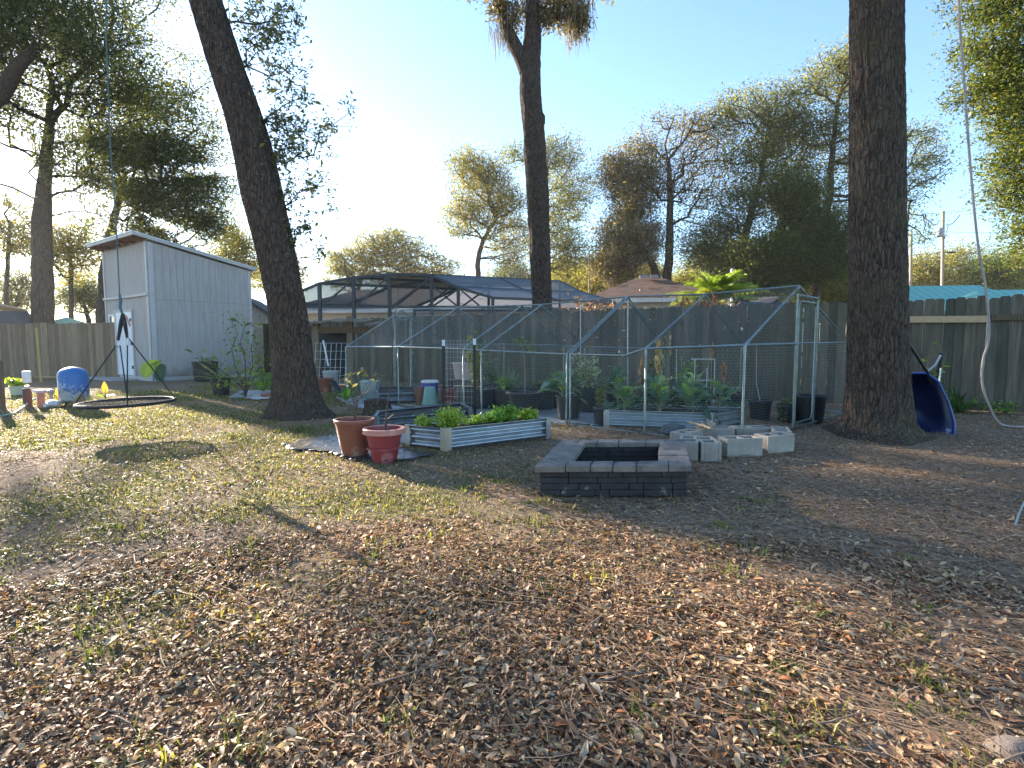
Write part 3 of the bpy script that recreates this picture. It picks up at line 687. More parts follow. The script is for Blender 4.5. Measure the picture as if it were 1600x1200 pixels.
# utility poles
M_pole = WOOD('utility_pole_wood', (.40, .33, .25), (.27, .21, .16))
def pole(label, px, ytop, Y, r=.13, trafo=False):
    b = at(px, 500, Y); tp = at(px, ytop, Y); root = thing('utility_pole', label, 'utility pole', (b.x, Y, 0), 'utility poles beyond the fence')
    mb = MB(); mb.tube([(b.x, Y, 0), (tp.x, Y, tp.z)], [r, r*.75], 10); build_col(mb, [(1, 1, 1)]*len(mb.v), 'pole', M_pole, root)
    if trafo:
        c = at(px-6, 364, Y); m2 = MB(); m2.lathe((c.x-.05, Y-.1, c.z-.32), [(.2, 0), (.24, .04), (.24, .58), (.17, .66), (.05, .7)], 14); m2.build('transformer', M('grey_steel', (.42, .42, .42), None, 4, .5), root, True)
        c2 = at(px, 395, Y); m3 = MB(); m3.tube([c2, c2+Vector((.5, -.1, .05))], .03, 6); m3.lathe(c2+Vector((.55, -.1, -.05)), [(.05, .0), (.2, .02), (.18, .1), (.04, .14)], 10, sx=1.6); m3.build('lamp_arm', M_bronze, root)
        m4 = MB(); m4.tube([at(px+1, 375, Y), at(px+8, 352, Y), at(px+16, 348, Y), at(px+26, 336, Y)], .03, 6); m4.build('cable_loop', M_black, root)
    return tp
pt = pole('tall pole carrying a grey transformer can behind the teal roof', 1474, 330, 42, trafo=True)
pole('shorter bare wooden pole between the big trunk and the transformer pole', 1424, 362, 46)
pole('slim distant wooden pole left of the brown roof', 921, 398, 44, .1)
b = at(1144, 500, 17); tp = at(1144, 424, 17); mb = MB(); mb.tube([(b.x, 17, 0), tp], .045, 8); mb.lathe(tp, [(.055, -.03), (.055, .05), (.02, .09)], 8)
o_ = mb.build('white_pole', M_white_pl, None); tag(o_, 'thin white pipe pole standing beside the yellow palm', 'pole')
def wire(label, pts, r=.014, Y=None):
    P = [at(*q) for q in pts]; o = MB(); L = []
    for a, b in zip(P[:-1], P[1:]):
        for i in range(12): u = i/12; q = a.lerp(b, u); q.z -= (b-a).length*.012*4*u*(1-u); L.append(q)
    L.append(P[-1]); o.tube(L, r, 4); ob = o.build('power_line', M_black, None); tag(ob, label, 'power line', 'power lines at the poles')
wire('upper power line crossing the top of the transformer pole', [(1260, 345, 45), (1474, 332, 42), (1640, 316, 39)])
wire('lower power line crossing at the transformer can', [(1260, 378, 45), (1474, 362, 42), (1640, 362, 39)])
wire('lowest cable passing the lamp arm of the pole', [(1395, 400, 45), (1474, 393, 42), (1640, 398, 39)])
wire('thin service cable running from the run ridge side up to the right trunk', [(1215, 425, 20), (1335, 405, 19)], .008)
# ------------------------------------------------------------------ trees
GREENS = {
 'dark':   [(.085, .105, .042), (.11, .13, .052), (.065, .085, .034), (.155, .16, .07)],
 'olive':  [(.19, .20, .095), (.14, .16, .075), (.25, .235, .12), (.11, .125, .06)],
 'yellow': [(.27, .24, .065), (.19, .20, .06), (.31, .245, .07), (.14, .155, .045)],
 'grey':   [(.20, .165, .105), (.155, .14, .085), (.24, .19, .125), (.11, .11, .06)],
 'bright': [(.13, .18, .035), (.18, .21, .05), (.09, .135, .03), (.23, .22, .07)],
 'moss':   [(.27, .225, .155), (.21, .17, .12), (.32, .265, .19)],
}
def px_of(x, y):                          # where a spot of ground lies in the photo, to read its sun and shade off it
    fw = np.maximum(y*CP+HC*SP, .05); return 800+F*x/fw, 600-F*(y*SP-HC*CP)/fw
def sun_gap(LP):
    """chance that a leaf of the sunward crowns is missing: crowns are cut open to sun the yard, kept dense to shade it"""
    g = LP-np.array(S)*(LP[:, 2:3]/S.z); x, y = g[:, 0], g[:, 1]; px, py = px_of(x, y)
    c = x*math.cos(AZ)-y*math.sin(AZ); al = x*math.sin(AZ)+y*math.cos(AZ)
    edge = 826+(px-1000)*.232; st = fbm(c*1.5+3, al*.35, 71, 2)
    lit = (py > np.where(px > 800, edge, 600)) & ~((px < 255+(py-760)*.25) & (py > 655+px*.15) & (py < 885))
    lit &= np.abs(c-1.09) > .15
    lit |= (px > 1230) & (py < 745) & (py > 690)
    dark = (px > 900) & (py < edge) & (py > 560) & ~((px > 1230) & (py < 745) & (py > 690))
    dark |= (np.abs(c-1.09) < .15) & (y < 4.5)
    dark |= (px < 255+(py-760)*.25) & (py > 655+px*.15) & (py < 885)
    p = np.where(lit, np.where(st > .60, .55, .93), .5); p = np.where(dark, .2, p)  # leaf density shaped to place sun and shade on the ground
    return np.where((y < .6) | (np.abs(x) > 12), .5, p)
def leaf_quads(P, size, cols, aspect=.42, droop=0):
    n = len(P); L = size*rng.lognormal(0, .25, n); W = L*aspect
    Rm = rot_mats(rng.uniform(0, 2*np.pi, n), rng.normal(droop, .55, n), rng.normal(0, .6, n))
    U = np.array([-.5, -.05, .5, -.05]); V = np.array([0, .5, 0, -.5]); Q = np.zeros((n, 4, 3))
    Q[:, :, 0] = U*L[:, None]; Q[:, :, 1] = V*W[:, None]; Q[:, [1, 3], 2] = (W*.22)[:, None]
    Q = np.einsum('nij,nkj->nki', Rm, Q)+P[:, None, :]
    return Q.reshape(-1, 3), np.arange(n*4).reshape(-1, 4), np.repeat(cols, 4, 0)
def pick(pal, n, var=.25):
    pal = np.array(GREENS[pal] if isinstance(pal, str) else pal)
    return pal[rng.integers(0, len(pal), n)]*rng.uniform(1-var, 1+var, (n, 1))
def skeleton(trunk, tr_r, attr, bf=.35, seg=.7, jit=.07, sag=.05):
    """grow branches from the trunk to every attractor, each joined where wire and path are shortest"""
    cap = len(trunk)+len(attr)*14+10
    P = np.zeros((cap, 3)); par = np.full(cap, -1); path = np.zeros(cap); ist = np.zeros(cap, bool); n = 0
    for i, q in enumerate(trunk):
        P[n] = q; par[n] = n-1; path[n] = 0 if n == 0 else path[n-1]+np.linalg.norm(P[n]-P[n-1])*.55; ist[n] = True; n += 1
    nt0 = n; lo = max(1, int(nt0*.35))
    top = np.mean(np.array(trunk)[nt0//2:], 0)
    order = np.argsort(np.linalg.norm(attr-top, axis=1)); tips = []
    for a in attr[order]:
        d = np.linalg.norm(P[lo:n]-a, axis=1); dz = np.maximum(0, P[lo:n, 2]-a[2])
        j = lo+int(np.argmin(d+bf*path[lo:n]+.35*dz)); D = np.linalg.norm(P[j]-a); k = max(1, min(12, int(D/seg)))
        pr = j; p0 = P[j].copy(); off = rng.normal(0, jit*D, 3)
        for q in range(1, k+1):
            u = q/k; x = p0*(1-u)+a*u+off*math.sin(math.pi*u)*(1 if k > 1 else 0)+np.array([0, 0, sag*D*math.sin(math.pi*u)])
            if q < k: x = x+rng.normal(0, .04*seg, 3)
            P[n] = x; par[n] = pr; path[n] = path[pr]+np.linalg.norm(x-P[pr]); pr = n; n += 1
        tips.append(pr)
    P = P[:n]; par = par[:n]; ist = ist[:n]
    return P, par, ist, np.array(tips), nt0
def tree(label, trunk_px, Y, clumps, pal, nattr=260, leaf=.15, per=55, spread=.55, r0=.016, bf=.35, group='trees beyond the fences', bark=None, name='oak_tree', limbs=(), moss=0, ry=1.0, thin=.0, base=None, leafmat=None, mossat=None, expo=2.25, cat='tree', seg=.7, aspect=.42, gaps=False):
    """trunk_px: (px, py, width px) from the foot up; clumps: (px, py, rx, ry[, share][, depth shift])"""
    s_ = Y/F; nattr = int(nattr*(1.3 if gaps or Y < 25 else 2.1)); per *= .48 if not gaps else 1.2; spread *= .9; leaf *= .9 if Y > 12 else 1; per *= 1.1 if Y > 12 else 1
    tp = [at(a, b, Y) for a, b, _ in trunk_px]; tw = [c*s_/2 for *_, c in trunk_px]
    foot = Vector((tp[0].x, Y, -.05)) if base is None else Vector(base)
    pts = [foot]+tp; rr = [tw[0]*1.25]+tw
    # resample
    T = []; TR = []
    for i in range(len(pts)-1):
        L = (pts[i+1]-pts[i]).length; k = max(2, int(L/.5))
        for q in range(k): u = q/k; T.append(np.array(pts[i].lerp(pts[i+1], u))+rng.normal(0, .02, 3)*(1 if len(T) > 3 else 0)); TR.append(rr[i]*(1-u)+rr[i+1]*u)
    T.append(np.array(pts[-1])); TR.append(rr[-1])
    A = []; wsum = sum(c[2]*c[3] for c in clumps)
    for c in clumps:
        k = max(3, int(nattr*c[2]*c[3]/wsum*(c[4] if len(c) > 4 else 1))); cc = at(c[0], c[1], Y+(c[5] if len(c) > 5 else 0))
        u = rng.normal(0, 1, (k, 3)); u /= np.linalg.norm(u, axis=1)[:, None]; u *= (rng.random((k, 1))**.4)
        A.append(np.array(cc)+u*1.18*np.array([c[2]*s_, (c[2]+c[3])/2*s_*ry, c[3]*s_]))
    A = np.concatenate(A); A = A[A[:, 2] > .8]
    P, par, ist, tips, nt0 = skeleton(T, TR, A, bf, seg)
    n = len(P); rad = np.zeros(n); rad[tips] = r0; acc = np.zeros(n)
    for i in range(n-1, 0, -1):
        if rad[i] < r0: rad[i] = r0
        rad[i] = max(rad[i], acc[i]**(1/expo))
        acc[par[i]] += rad[i]**expo
    for i in range(nt0): rad[i] = TR[i]
    i = np.arange(1, n); pr = par[i]
    br = ~ist[i]; rp = np.minimum(rad[pr], np.where(ist[pr], rad[i]*1.35, rad[pr])); 
    root = thing(name, label, cat, foot, group)
    mb = MB()
    mb.tube([Vector(q) for q in T], TR, 12)
    I = i[br]; PR = pr[br]; a = P[PR]; b = P[I]; ra = np.minimum(rp[br], rad[I]*1.5); rb = rad[I]
    d = b-a; L = np.linalg.norm(d, axis=1)+1e-9; d = d/L[:, None]; a = a-d*(ra*.4)[:, None]
    ref = np.where(np.abs(d[:, 2:3]) > .9, np.array([[1., 0, 0]]), np.array([[0, 0, 1.]])); x = np.cross(d, ref); x /= np.linalg.norm(x, axis=1)[:, None]; y = np.cross(d, x)
    k = 5; ang = np.arange(k)*2*np.pi/k; ring = x[:, None]*np.cos(ang)[None, :, None]+y[:, None]*np.sin(ang)[None, :, None]
    V = np.concatenate([a[:, None]+ring*ra[:, None, None], b[:, None]+ring*rb[:, None, None]], 1).reshape(-1, 3)
    f0 = np.array([[q, (q+1) % k, k+(q+1) % k, k+q] for q in range(k)])
    FA = (f0[None]+(np.arange(len(I))*2*k)[:, None, None]).reshape(-1, 4)
    tv = np.array([tuple(q) for q in mb.v]); tf = np.array([f for f in mb.f if len(f) == 4])
    np_mesh('trunk', np.concatenate([tv, V]), np.concatenate([tf, FA+len(tv)]), bark or M_bark_far, root, smooth=True)
    # leaves: tufts round the tips and the last twigs
    src = np.concatenate([P[tips], P[tips], P[par[tips]]]); src = src[rng.random(len(src)) > thin]
    tone = rng.uniform(.75, 1.25, len(src)); cnt = rng.poisson(per, len(src)); idx = np.repeat(np.arange(len(src)), cnt)
    m = len(idx); off = rng.normal(0, 1, (m, 3))*np.array([spread, spread, spread*.62])
    LP = src[idx]+off
    k_ = LP[:, 2] > .15
    if gaps: k_ &= rng.random(len(LP)) > sun_gap(LP)
    LP = LP[k_]; idx = idx[k_]
    c = pick(pal, len(LP))*tone[idx][:, None]
    V, FA, C = leaf_quads(LP, leaf, c, aspect)
    np_mesh('crown', V, FA, leafmat or M_leaf, root, col=C)
    if moss:
        low = P[rng.choice(np.where(~ist & (rad < .12))[0], moss)] if mossat is None else mossat
        hang(root, low)
    return root
def hang(root, spots, n=26, ln=(.25, 1.1), w=.02, pal='moss'):
    k = len(spots)*n; q = np.repeat(np.array(spots), n, 0)+rng.normal(0, .13, (k, 3)); L = rng.uniform(*ln, k); L *= np.repeat(rng.uniform(.4, 1, len(spots)), n)
    yaw = rng.uniform(0, 6.28, k); s_ = np.stack([np.cos(yaw), np.sin(yaw), 0*yaw], -1)*(w*rng.uniform(.5, 1.3, k))[:, None]
    Pm = np.zeros((k, 6, 3)); sw = rng.normal(0, .08, (k, 3)); sw[:, 2] = 0
    for i, u in enumerate((0, .5, 1)):
        c = q+sw*u-np.array([0, 0, 1])*(L*u)[:, None]; e = (1, .8, .15)[i]
        Pm[:, 2*i] = c-s_*e; Pm[:, 2*i+1] = c+s_*e
    fa = np.array([[0, 1, 3, 2], [2, 3, 5, 4]])
    np_mesh('moss', Pm.reshape(-1, 3), (fa[None]+(np.arange(k)*6)[:, None, None]).reshape(-1, 4), M_moss, root, col=np.repeat(pick(pal, k), 6, 0))

tree('massive oak on the left edge with a forked trunk rising behind the wooden fence', [(66, 500, 29), (66, 420, 27), (65, 345, 25), (70, 275, 17), (78, 190, 12)], 26,
     [(30, 40, 90, 70), (115, 30, 90, 70), (180, 95, 62, 60, 1.3), (212, 160, 40, 45, 1.3), (70, 150, 50, 40, .6), (15, 300, 30, 25, .15), (120, 250, 66, 48, 1.3), (165, 345, 40, 28, .4), (-80, 120, 90, 130), (100, -110, 150, 90), (150, 180, 50, 40)],
     'dark', 520, .17, 62, .62, r0=.020, moss=24, gaps=True)
tree('broad oak with spreading limbs standing behind the grey shed', [(158, 500, 15), (162, 430, 13), (172, 370, 12), (186, 310, 9)], 31,
     [(250, 150, 50, 40, .7), (290, 215, 60, 50, .9), (230, 265, 62, 50), (315, 290, 42, 40), (275, 340, 62, 38, 1.3), (205, 345, 48, 36), (185, 225, 45, 45), (300, 120, 25, 30, .5), (240, 390, 50, 30, 1.3), (320, 360, 25, 30)],
     'dark', 420, .18, 56, .62, r0=.020, moss=16, gaps=True)
tree('dark oak leaning in from beyond the left edge with one heavy curved limb', [(-230, 510, 40), (-215, 360, 36), (-150, 250, 30), (-60, 190, 26), (0, 150, 22), (30, 105, 18), (62, 70, 12)], 24,
     [(0, 60, 60, 50, .8), (60, 20, 70, 50), (-80, 60, 90, 90), (130, 80, 60, 35, .7), (-160, -40, 120, 90), (-230, 120, 80, 90)], 'dark', 260, .16, 48, .55, gaps=True)
for px, py, rx, ry_, Y, pal, lab, bx in [
    (15, 350, 55, 55, 38, 'yellow', 'sunny yellow green young tree behind the left barn shed', 10),
    (110, 385, 45, 60, 36, 'yellow', 'sunlit thin tree between the forked oak and the grey shed', 112),
    (30, 455, 50, 40, 44, 'olive', 'low olive thicket tree behind the left oak trunk', 22),
    (130, 460, 40, 35, 42, 'olive', 'low bushy tree over the fence beside the grey shed', 138),
    (368, 400, 36, 55, 42, 'yellow', 'small yellow tree between the grey shed and the leaning trunk', 372),
    (430, 420, 46, 40, 50, 'yellow', 'pale low tree right behind the leaning trunk', 436)]:
    tree(lab, [(bx, 500, 7), ((bx+px)/2, py+ry_*.6, 5), (px, py, 3)], Y, [(px, py, rx*.7, ry_*.7), (px-rx*.5, py+ry_*.3, rx*.5, ry_*.5), (px+rx*.5, py+ry_*.25, rx*.5, ry_*.5), (px, py-ry_*.5, rx*.5, ry_*.45)], pal, 110, .20, 34, .6, r0=.02, name='young_tree', moss=0, gaps=bx < 200)
# middle distance
tree('low spreading yellowish trees mass left of the centre over the pool cage', [(556, 470, 6), (566, 430, 5), (596, 380, 4)], 56,
     [(545, 405, 34, 22), (590, 385, 40, 26), (615, 365, 14, 14), (640, 395, 42, 26), (690, 415, 34, 16), (530, 430, 30, 20), (600, 420, 60, 20)], 'yellow', 260, .26, 30, .7, r0=.028)
tree('slender tree with a curved trunk and golden leaves left of the centre trunk', [(748, 470, 9), (747, 405, 8), (755, 375, 7), (776, 340, 5)], 44,
     [(728, 258, 30, 22), (750, 300, 44, 36), (722, 345, 30, 26), (790, 330, 36, 36), (800, 385, 34, 32), (770, 265, 30, 25, .7)], 'yellow', 300, .19, 36, .55, r0=.02)
tree('taller green tree seen just behind the centre trunk', [(846, 470, 10), (838, 380, 8), (850, 300, 5)], 50,
     [(868, 238, 42, 26), (885, 300, 40, 42), (872, 375, 44, 42), (805, 240, 30, 16, .6), (895, 410, 25, 30)], 'olive', 300, .2, 36, .6, r0=.02)
tree('grey brown moss hung oak with a leaning trunk above the brown roof', [(1036, 470, 15), (1020, 415, 11), (1000, 380, 8), (990, 330, 6)], 34,
     [(960, 270, 26, 26), (990, 300, 40, 40), (985, 375, 46, 40, 1.4), (965, 415, 36, 26), (1000, 235, 24, 22, .7)], 'grey', 280, .16, 44, .5, moss=70)
tree('upright oak with a fan of fine bare limbs above the brown roof', [(1041, 470, 15), (1046, 380, 12), (1047, 300, 9), (1044, 250, 6)], 33,
     [(1060, 195, 52, 20, .9), (1105, 225, 44, 34), (1040, 270, 45, 40, .8), (1112, 280, 40, 34, .7), (1085, 330, 36, 30, .5), (1000, 260, 26, 40, .6)], 'grey', 330, .14, 24, .5, bf=.2, r0=.018)
tree('big oak with steep forked limbs behind the yellow palm', [(1148, 470, 14), (1160, 385, 12), (1188, 280, 8), (1202, 200, 5)], 31,
     [(1200, 170, 54, 32, .8), (1238, 215, 42, 36), (1180, 245, 46, 36, .8), (1235, 290, 46, 34), (1150, 330, 44, 34), (1105, 385, 46, 30, 1.3), (1160, 410, 40, 26, 1.3), (1130, 180, 24, 24, .6)], 'olive', 420, .15, 46, .5, moss=10)
tree('dense dark low crowned oak leaning right toward the big near trunk', [(1160, 470, 16), (1185, 415, 14), (1225, 350, 11), (1262, 305, 7)], 28,
     [(1200, 400, 50, 30, 1.4), (1260, 350, 40, 34), (1260, 415, 52, 26, 1.5), (1235, 300, 36, 30), (1310, 380, 30, 40), (1180, 440, 50, 18, 1.3)], 'dark', 360, .15, 56, .5)
tree('tall pale barked oak with a twin trunk beside the big near trunk', [(1272, 470, 16), (1284, 390, 13), (1296, 300, 11), (1303, 210, 7), (1310, 150, 5)], 30,
     [(1262, 140, 32, 18, .8), (1300, 110, 34, 28), (1335, 100, 30, 40), (1280, 200, 40, 28, .7), (1340, 200, 40, 50), (1440, 215, 30, 16), (1455, 255, 24, 20), (1425, 300, 24, 40, .7), (1325, 300, 40, 50, .6), (1430, 370, 20, 30, .6)], 'olive', 300, .15, 34, .45, r0=.02)
for px, py, rx, ry_, Y, pal, lab, bx in [
    (905, 440, 40, 30, 54, 'yellow', 'yellow green tree in the gap right of the centre trunk', 900),
    (945, 420, 30, 42, 46, 'yellow', 'sunlit shrubby tree left of the moss hung oak', 948),
    (1075, 450, 40, 26, 52, 'yellow', 'pale sunlit tree behind the twin oak trunks over the roof', 1080),
    (1215, 440, 44, 30, 44, 'yellow', 'sunny low tree between palm and run ridge', 1212),
    (1300, 450, 46, 34, 36, 'yellow', 'tan green bushy tree left of the big near trunk', 1296),
    (1440, 425, 44, 40, 62, 'yellow', 'yellow green tree behind the bare wooden pole', 1440),
    (1500, 415, 50, 38, 66, 'yellow', 'round crowned yellow green tree right of the transformer pole', 1500),
    (1555, 425, 44, 34, 58, 'bright', 'greener tree behind the teal roof at the right', 1560),
    (1610, 420, 40, 40, 60, 'yellow', 'yellow tree at the right edge above the teal roof', 1612),
    (800, 435, 50, 26, 66, 'olive', 'distant tree low behind the pool cage roof', 800),
    (660, 440, 70, 18, 72, 'olive', 'hazy distant tree row left of the slender golden tree', 660),
    (1370, 430, 50, 40, 60, 'olive', 'distant olive tree behind the big near trunk', 1372),
    (1010, 435, 44, 30, 58, 'yellow', 'pale distant tree low behind the moss hung oak', 1012),
    (1110, 415, 50, 40, 62, 'olive', 'hazy grey green tree between the fine limbed oak and the forked oak', 1112),
    (1175, 430, 50, 36, 56, 'olive', 'hazy olive tree behind the forked oak trunk', 1178),
    (868, 432, 40, 26, 64, 'yellow', 'pale yellow tree low right of the centre trunk', 870)]:
    tree(lab, [(bx, 500, 6), ((bx+px)/2, py+ry_*.6, 4), (px, py, 3)], Y, [(px, py, rx*.75, ry_*.7), (px-rx*.55, py+ry_*.3, rx*.5, ry_*.55), (px+rx*.5, py+ry_*.25, rx*.5, ry_*.55), (px+rx*.1, py-ry_*.45, rx*.5, ry_*.45), (px, py+ry_*.8, rx, ry_*.5)], pal, 130, .26, 34, .75, r0=.025, name='young_tree')
# the close leafy tree at the right edge
tree('close leafy oak whose bright foliage hangs in at the upper right edge', [(1790, 560, 60), (1775, 400, 52), (1740, 230, 40), (1720, 100, 30)], 9.3,
     [(1562, 75, 44, 50, 1.1), (1560, 150, 42, 44, 1.1), (1580, 205, 42, 44), (1590, 280, 36, 44), (1566, 260, 22, 36, .7), (1600, 350, 22, 26, .8), (1525, 60, 22, 40, .35), (1512, 150, 16, 20, .3), (1690, 100, 100, 110), (1690, 280, 90, 90), (1640, 380, 50, 40), (1600, -60, 90, 60), (1555, 0, 30, 30, 1.2)],
     [(.10, .135, .03), (.13, .16, .04), (.07, .10, .026), (.19, .19, .06)], 760, .062, 58, .17, r0=.006, group=None, leafmat=M_leaf_near, seg=.35, aspect=.4)

# ------------------------------------------------------------------ the three big near trunks, bark modelled
def bark_trunk(name, label, pts, mat, flare=(), foot=None, top=None, n=220, ridge=.026, roots=5, seed=1, step=.035, fl_h=.55, fl_a=.55):
    """pts: (centre, radius) from the foot up"""
    root = thing(name, label, 'tree', (pts[0][0].x, pts[0][0].y, 0), 'big trunks in and round the yard')
    C = [p[0] for p in pts]; Rr = [p[1] for p in pts]; c = []; r = []
    for i in range(len(C)-1):
        k = max(2, int((C[i+1]-C[i]).length/step))
        for q in range(k):
            u = q/k; us = u; c.append(np.array(C[i].lerp(C[i+1], us))); r.append(Rr[i]*(1-u)+Rr[i+1]*u)
    c.append(np.array(C[-1])); r.append(Rr[-1]); c = np.array(c); r = np.array(r)
    ker = np.ones(9)/9                                  # soften the kinks
    for ax in range(3):
        pad = np.concatenate([np.full(4, c[0, ax]), c[:, ax], np.full(4, c[-1, ax])]); e = np.convolve(pad, ker, 'valid'); e[:3] = c[:3, ax]; e[-3:] = c[-3:, ax]; c[:, ax] = e
    h = c[:, 2]; m = len(c); th = np.linspace(0, 2*np.pi, n, endpoint=False)
    H, TH = np.meshgrid(h, th, indexing='ij'); per = 44
    uu = TH/(2*np.pi)*per+1.6*(fbm(TH/(2*np.pi)*8, H*2.2, seed, 2)-.5)
    rid = np.abs(vnoise(uu, H*4.5, seed+1, per)-.5)*2; rid2 = np.abs(vnoise(uu*2, H*11, seed+2, per*2)-.5)*2
    disp = ridge*((1-rid)*1.0+.45*(1-rid2)-.7)
    lob = fbm(TH/(2*np.pi)*6, H*.55, seed+5, 2)-.5
    fl = np.exp(-np.maximum(H, 0)/fl_h*2.4)*fl_a
    ph = [rng.uniform(0, 6.28) for _ in range(roots)]
    lob2 = sum(np.maximum(0, np.cos((TH-p)))**10*(.6+.5*((i*37) % 7)/7) for i, p in enumerate(ph))
    rad = r[:, None]*(1+.07*lob+fl*(.22+.9*lob2))+disp-ridge*.5
    V = np.stack([c[:, 0:1]+rad*np.cos(TH), c[:, 1:2]+rad*np.sin(TH), H+0*TH], -1).reshape(-1, 3)
    i = np.arange(m-1)[:, None]*n+np.arange(n)[None]; j = np.arange(m-1)[:, None]*n+(np.arange(n)[None]+1) % n
    FA = np.stack([i, j, j+n, i+n], -1).reshape(-1, 4)
    np_mesh('trunk', V, FA, mat, root, smooth=True)
    return root
def tpts(lst, Y, dY=0):
    return [(at(px, py, Y+dY*k), w/2*Y/F) for k, (px, py, w) in enumerate(lst)]
# leaning trunk, left
YL = 8.35; pl_ = [(Vector((at(468, 650, YL).x, YL, -.08)), 74/2*YL/F)]+tpts([(463, 612, 68), (457, 560, 62), (449, 479, 56), (435, 410, 57), (410, 305, 61), (396, 235, 58), (382, 184, 55), (354, 105, 51), (321, 0, 47), (290, -120, 46), (262, -280, 38), (240, -420, 26)], YL)
LEAN = bark_trunk('oak_tree', 'leaning oak trunk left of the run with leafy twigs sprouting from its side', pl_, M_bark, seed=11, fl_h=.45, fl_a=.7)
# right trunk
YR = 6.45; b = at(1371, 690, YR)
pr_ = [(Vector((b.x, YR, -.08)), 106/2*YR/F)]+tpts([(1372, 660, 94), (1371, 600, 86), (1371, 520, 80), (1371, 420, 76), (1370, 300, 74), (1370, 150, 71), (1369, 0, 68), (1366, -200, 70), (1360, -420, 60)], YR)
RIGHT = bark_trunk('oak_tree', 'thick straight oak trunk in front of the fence with flared mossy roots', pr_, M_bark_mossy, seed=23, roots=7, fl_h=.36, fl_a=.62, ridge=.026)
# centre trunk, behind the fence
YC = 14.6
pc_ = [(Vector((at(847, 560, YC).x, YC, -.05)), 40/2*YC/F)]+tpts([(847, 474, 31), (843, 380, 33), (840, 300, 34), (834, 200, 33), (828, 140, 33), (830, 92, 29), (833, 40, 24), (832, 0, 22), (836, -90, 18), (846, -200, 12)], YC)
CENTRE = bark_trunk('oak_tree', 'slim dark oak trunk forking near the top of the picture behind the run', pc_, M_bark, seed=31, n=64, roots=4, fl_a=.2, ridge=.03, step=.06)
mb = MB(); mb.tube([at(822, 112, YC), at(815, 92, YC), at(803, 68, YC), at(790, 42, YC), at(783, 12, YC), at(777, -30, YC), at(760, -120, YC)], [.19, .19, .17, .16, .15, .14, .08], 12)
mb.lathe(at(846, 186, YC)+Vector((.0, 0, -.12)), [(.03, -.1), (.1, 0), (.1, .2), (.02, .32)], 10)
mb.build('limb', M_bark, CENTRE, True)
def twigs(root, starts, groups, Y, leaf, per, spread, pal, n=60, r0=.004, name='crown', bfm=.4, seg=.25, mat=None, thin=0, branches='branches'):
    """fine branches with loose leaves on a trunk that is built already"""
    V, FA, C = [], [], []; b0 = 0; bm_ = MB()
    for (sx, sy), cl in zip(starts, groups):
        s0 = at(sx, sy, Y); A = []
        for c in cl:
            k = max(3, int(n*c[2]*c[3]/900)); cc = at(c[0], c[1], Y); u = rng.normal(0, .55, (k, 3))
            A.append(np.array(cc)+u*np.array([c[2], (c[2]+c[3])*.5, c[3]])*Y/F)
        A = np.concatenate(A)
        T = [np.array(s0), np.array(s0)+(A.mean(0)-np.array(s0))*.12, np.array(s0)+(A.mean(0)-np.array(s0))*.25]
        P, par, ist, tips, nt0 = skeleton(T, None, A, bfm, seg, .1, .03)
        m = len(P); acc = np.zeros(m); rad = np.full(m, r0)
        for i in range(m-1, 0, -1): rad[i] = max(rad[i], acc[i]**.45); acc[par[i]] += rad[i]**(1/.45)
        for i in range(1, m):
            bm_.tube([P[par[i]], P[i]], [min(rad[par[i]], rad[i]*1.3), rad[i]], 5, cap=False)
        src = np.concatenate([P[tips], P[par[tips]]]); src = src[rng.random(len(src)) >= thin]
        idx = np.repeat(np.arange(len(src)), rng.poisson(per, len(src))); LP = src[idx]+rng.normal(0, spread, (len(idx), 3))
        v, f, c = leaf_quads(LP, leaf, pick(pal, len(LP))); V.append(v); FA.append(f+b0); C.append(c); b0 += len(v)
    bm_.build(branches, M_bark_far, root, True)
    np_mesh(name, np.concatenate(V), np.concatenate(FA), mat or M_leaf_near, root, col=np.concatenate(C))
twigs(LEAN, [(350, 35), (372, 110), (398, 190), (412, 265), (428, 335), (440, 400)],
      [[(395, 20, 30, 25), (440, 40, 26, 40), (462, 10, 16, 20)], [(410, 60, 26, 36), (445, 110, 24, 30)], [(432, 170, 22, 34), (470, 150, 26, 24), (465, 200, 34, 24), (440, 215, 22, 22)],
       [(448, 245, 26, 24), (500, 205, 34, 18), (545, 165, 14, 10), (480, 230, 34, 20)], [(455, 300, 24, 26), (490, 290, 26, 26), (520, 320, 14, 12)], [(455, 360, 14, 34), (480, 345, 20, 20), (500, 390, 16, 20), (455, 420, 14, 20)]],
      YL, .07, 6, .055, 'olive', 30, .0035)
# the crown above the picture and the moss on the centre trunk
twigs(LEAN, [(300, -90), (250, -350)], [[(200, -160, 90, 60), (330, -220, 60, 60)], [(150, -380, 120, 60), (260, -480, 120, 70), (370, -400, 90, 60)]], YL, .10, 16, .16, 'olive', 14, .006, branches='upper_branches', name='upper_crown', seg=.5)
twigs(CENTRE, [(833, 30), (785, 20), (835, -80)], [[(860, 15, 20, 18), (890, 10, 24, 24), (905, 35, 16, 24), (850, 40, 10, 14)], [(790, 15, 14, 20), (775, 5, 14, 16), (808, 20, 12, 16), (800, 50, 10, 10)], [(900, -60, 60, 40), (760, -80, 60, 40), (830, -200, 90, 60)]],
      YC, .10, 18, .12, 'grey', 46, .008)
sp = [np.array(at(px, py-8, YC))+rng.normal(0, .12, 3) for px, py in [(898, 25), (902, 30), (893, 35), (905, 20), (888, 20), (900, 40), (860, 5), (850, 10), (845, 5), (842, 2), (895, 10), (910, 12), (786, 50), (800, 60), (826, 10), (818, 8)] for _ in range(2)]
hang(CENTRE, sp, 30, (.2, 1.0), .011)
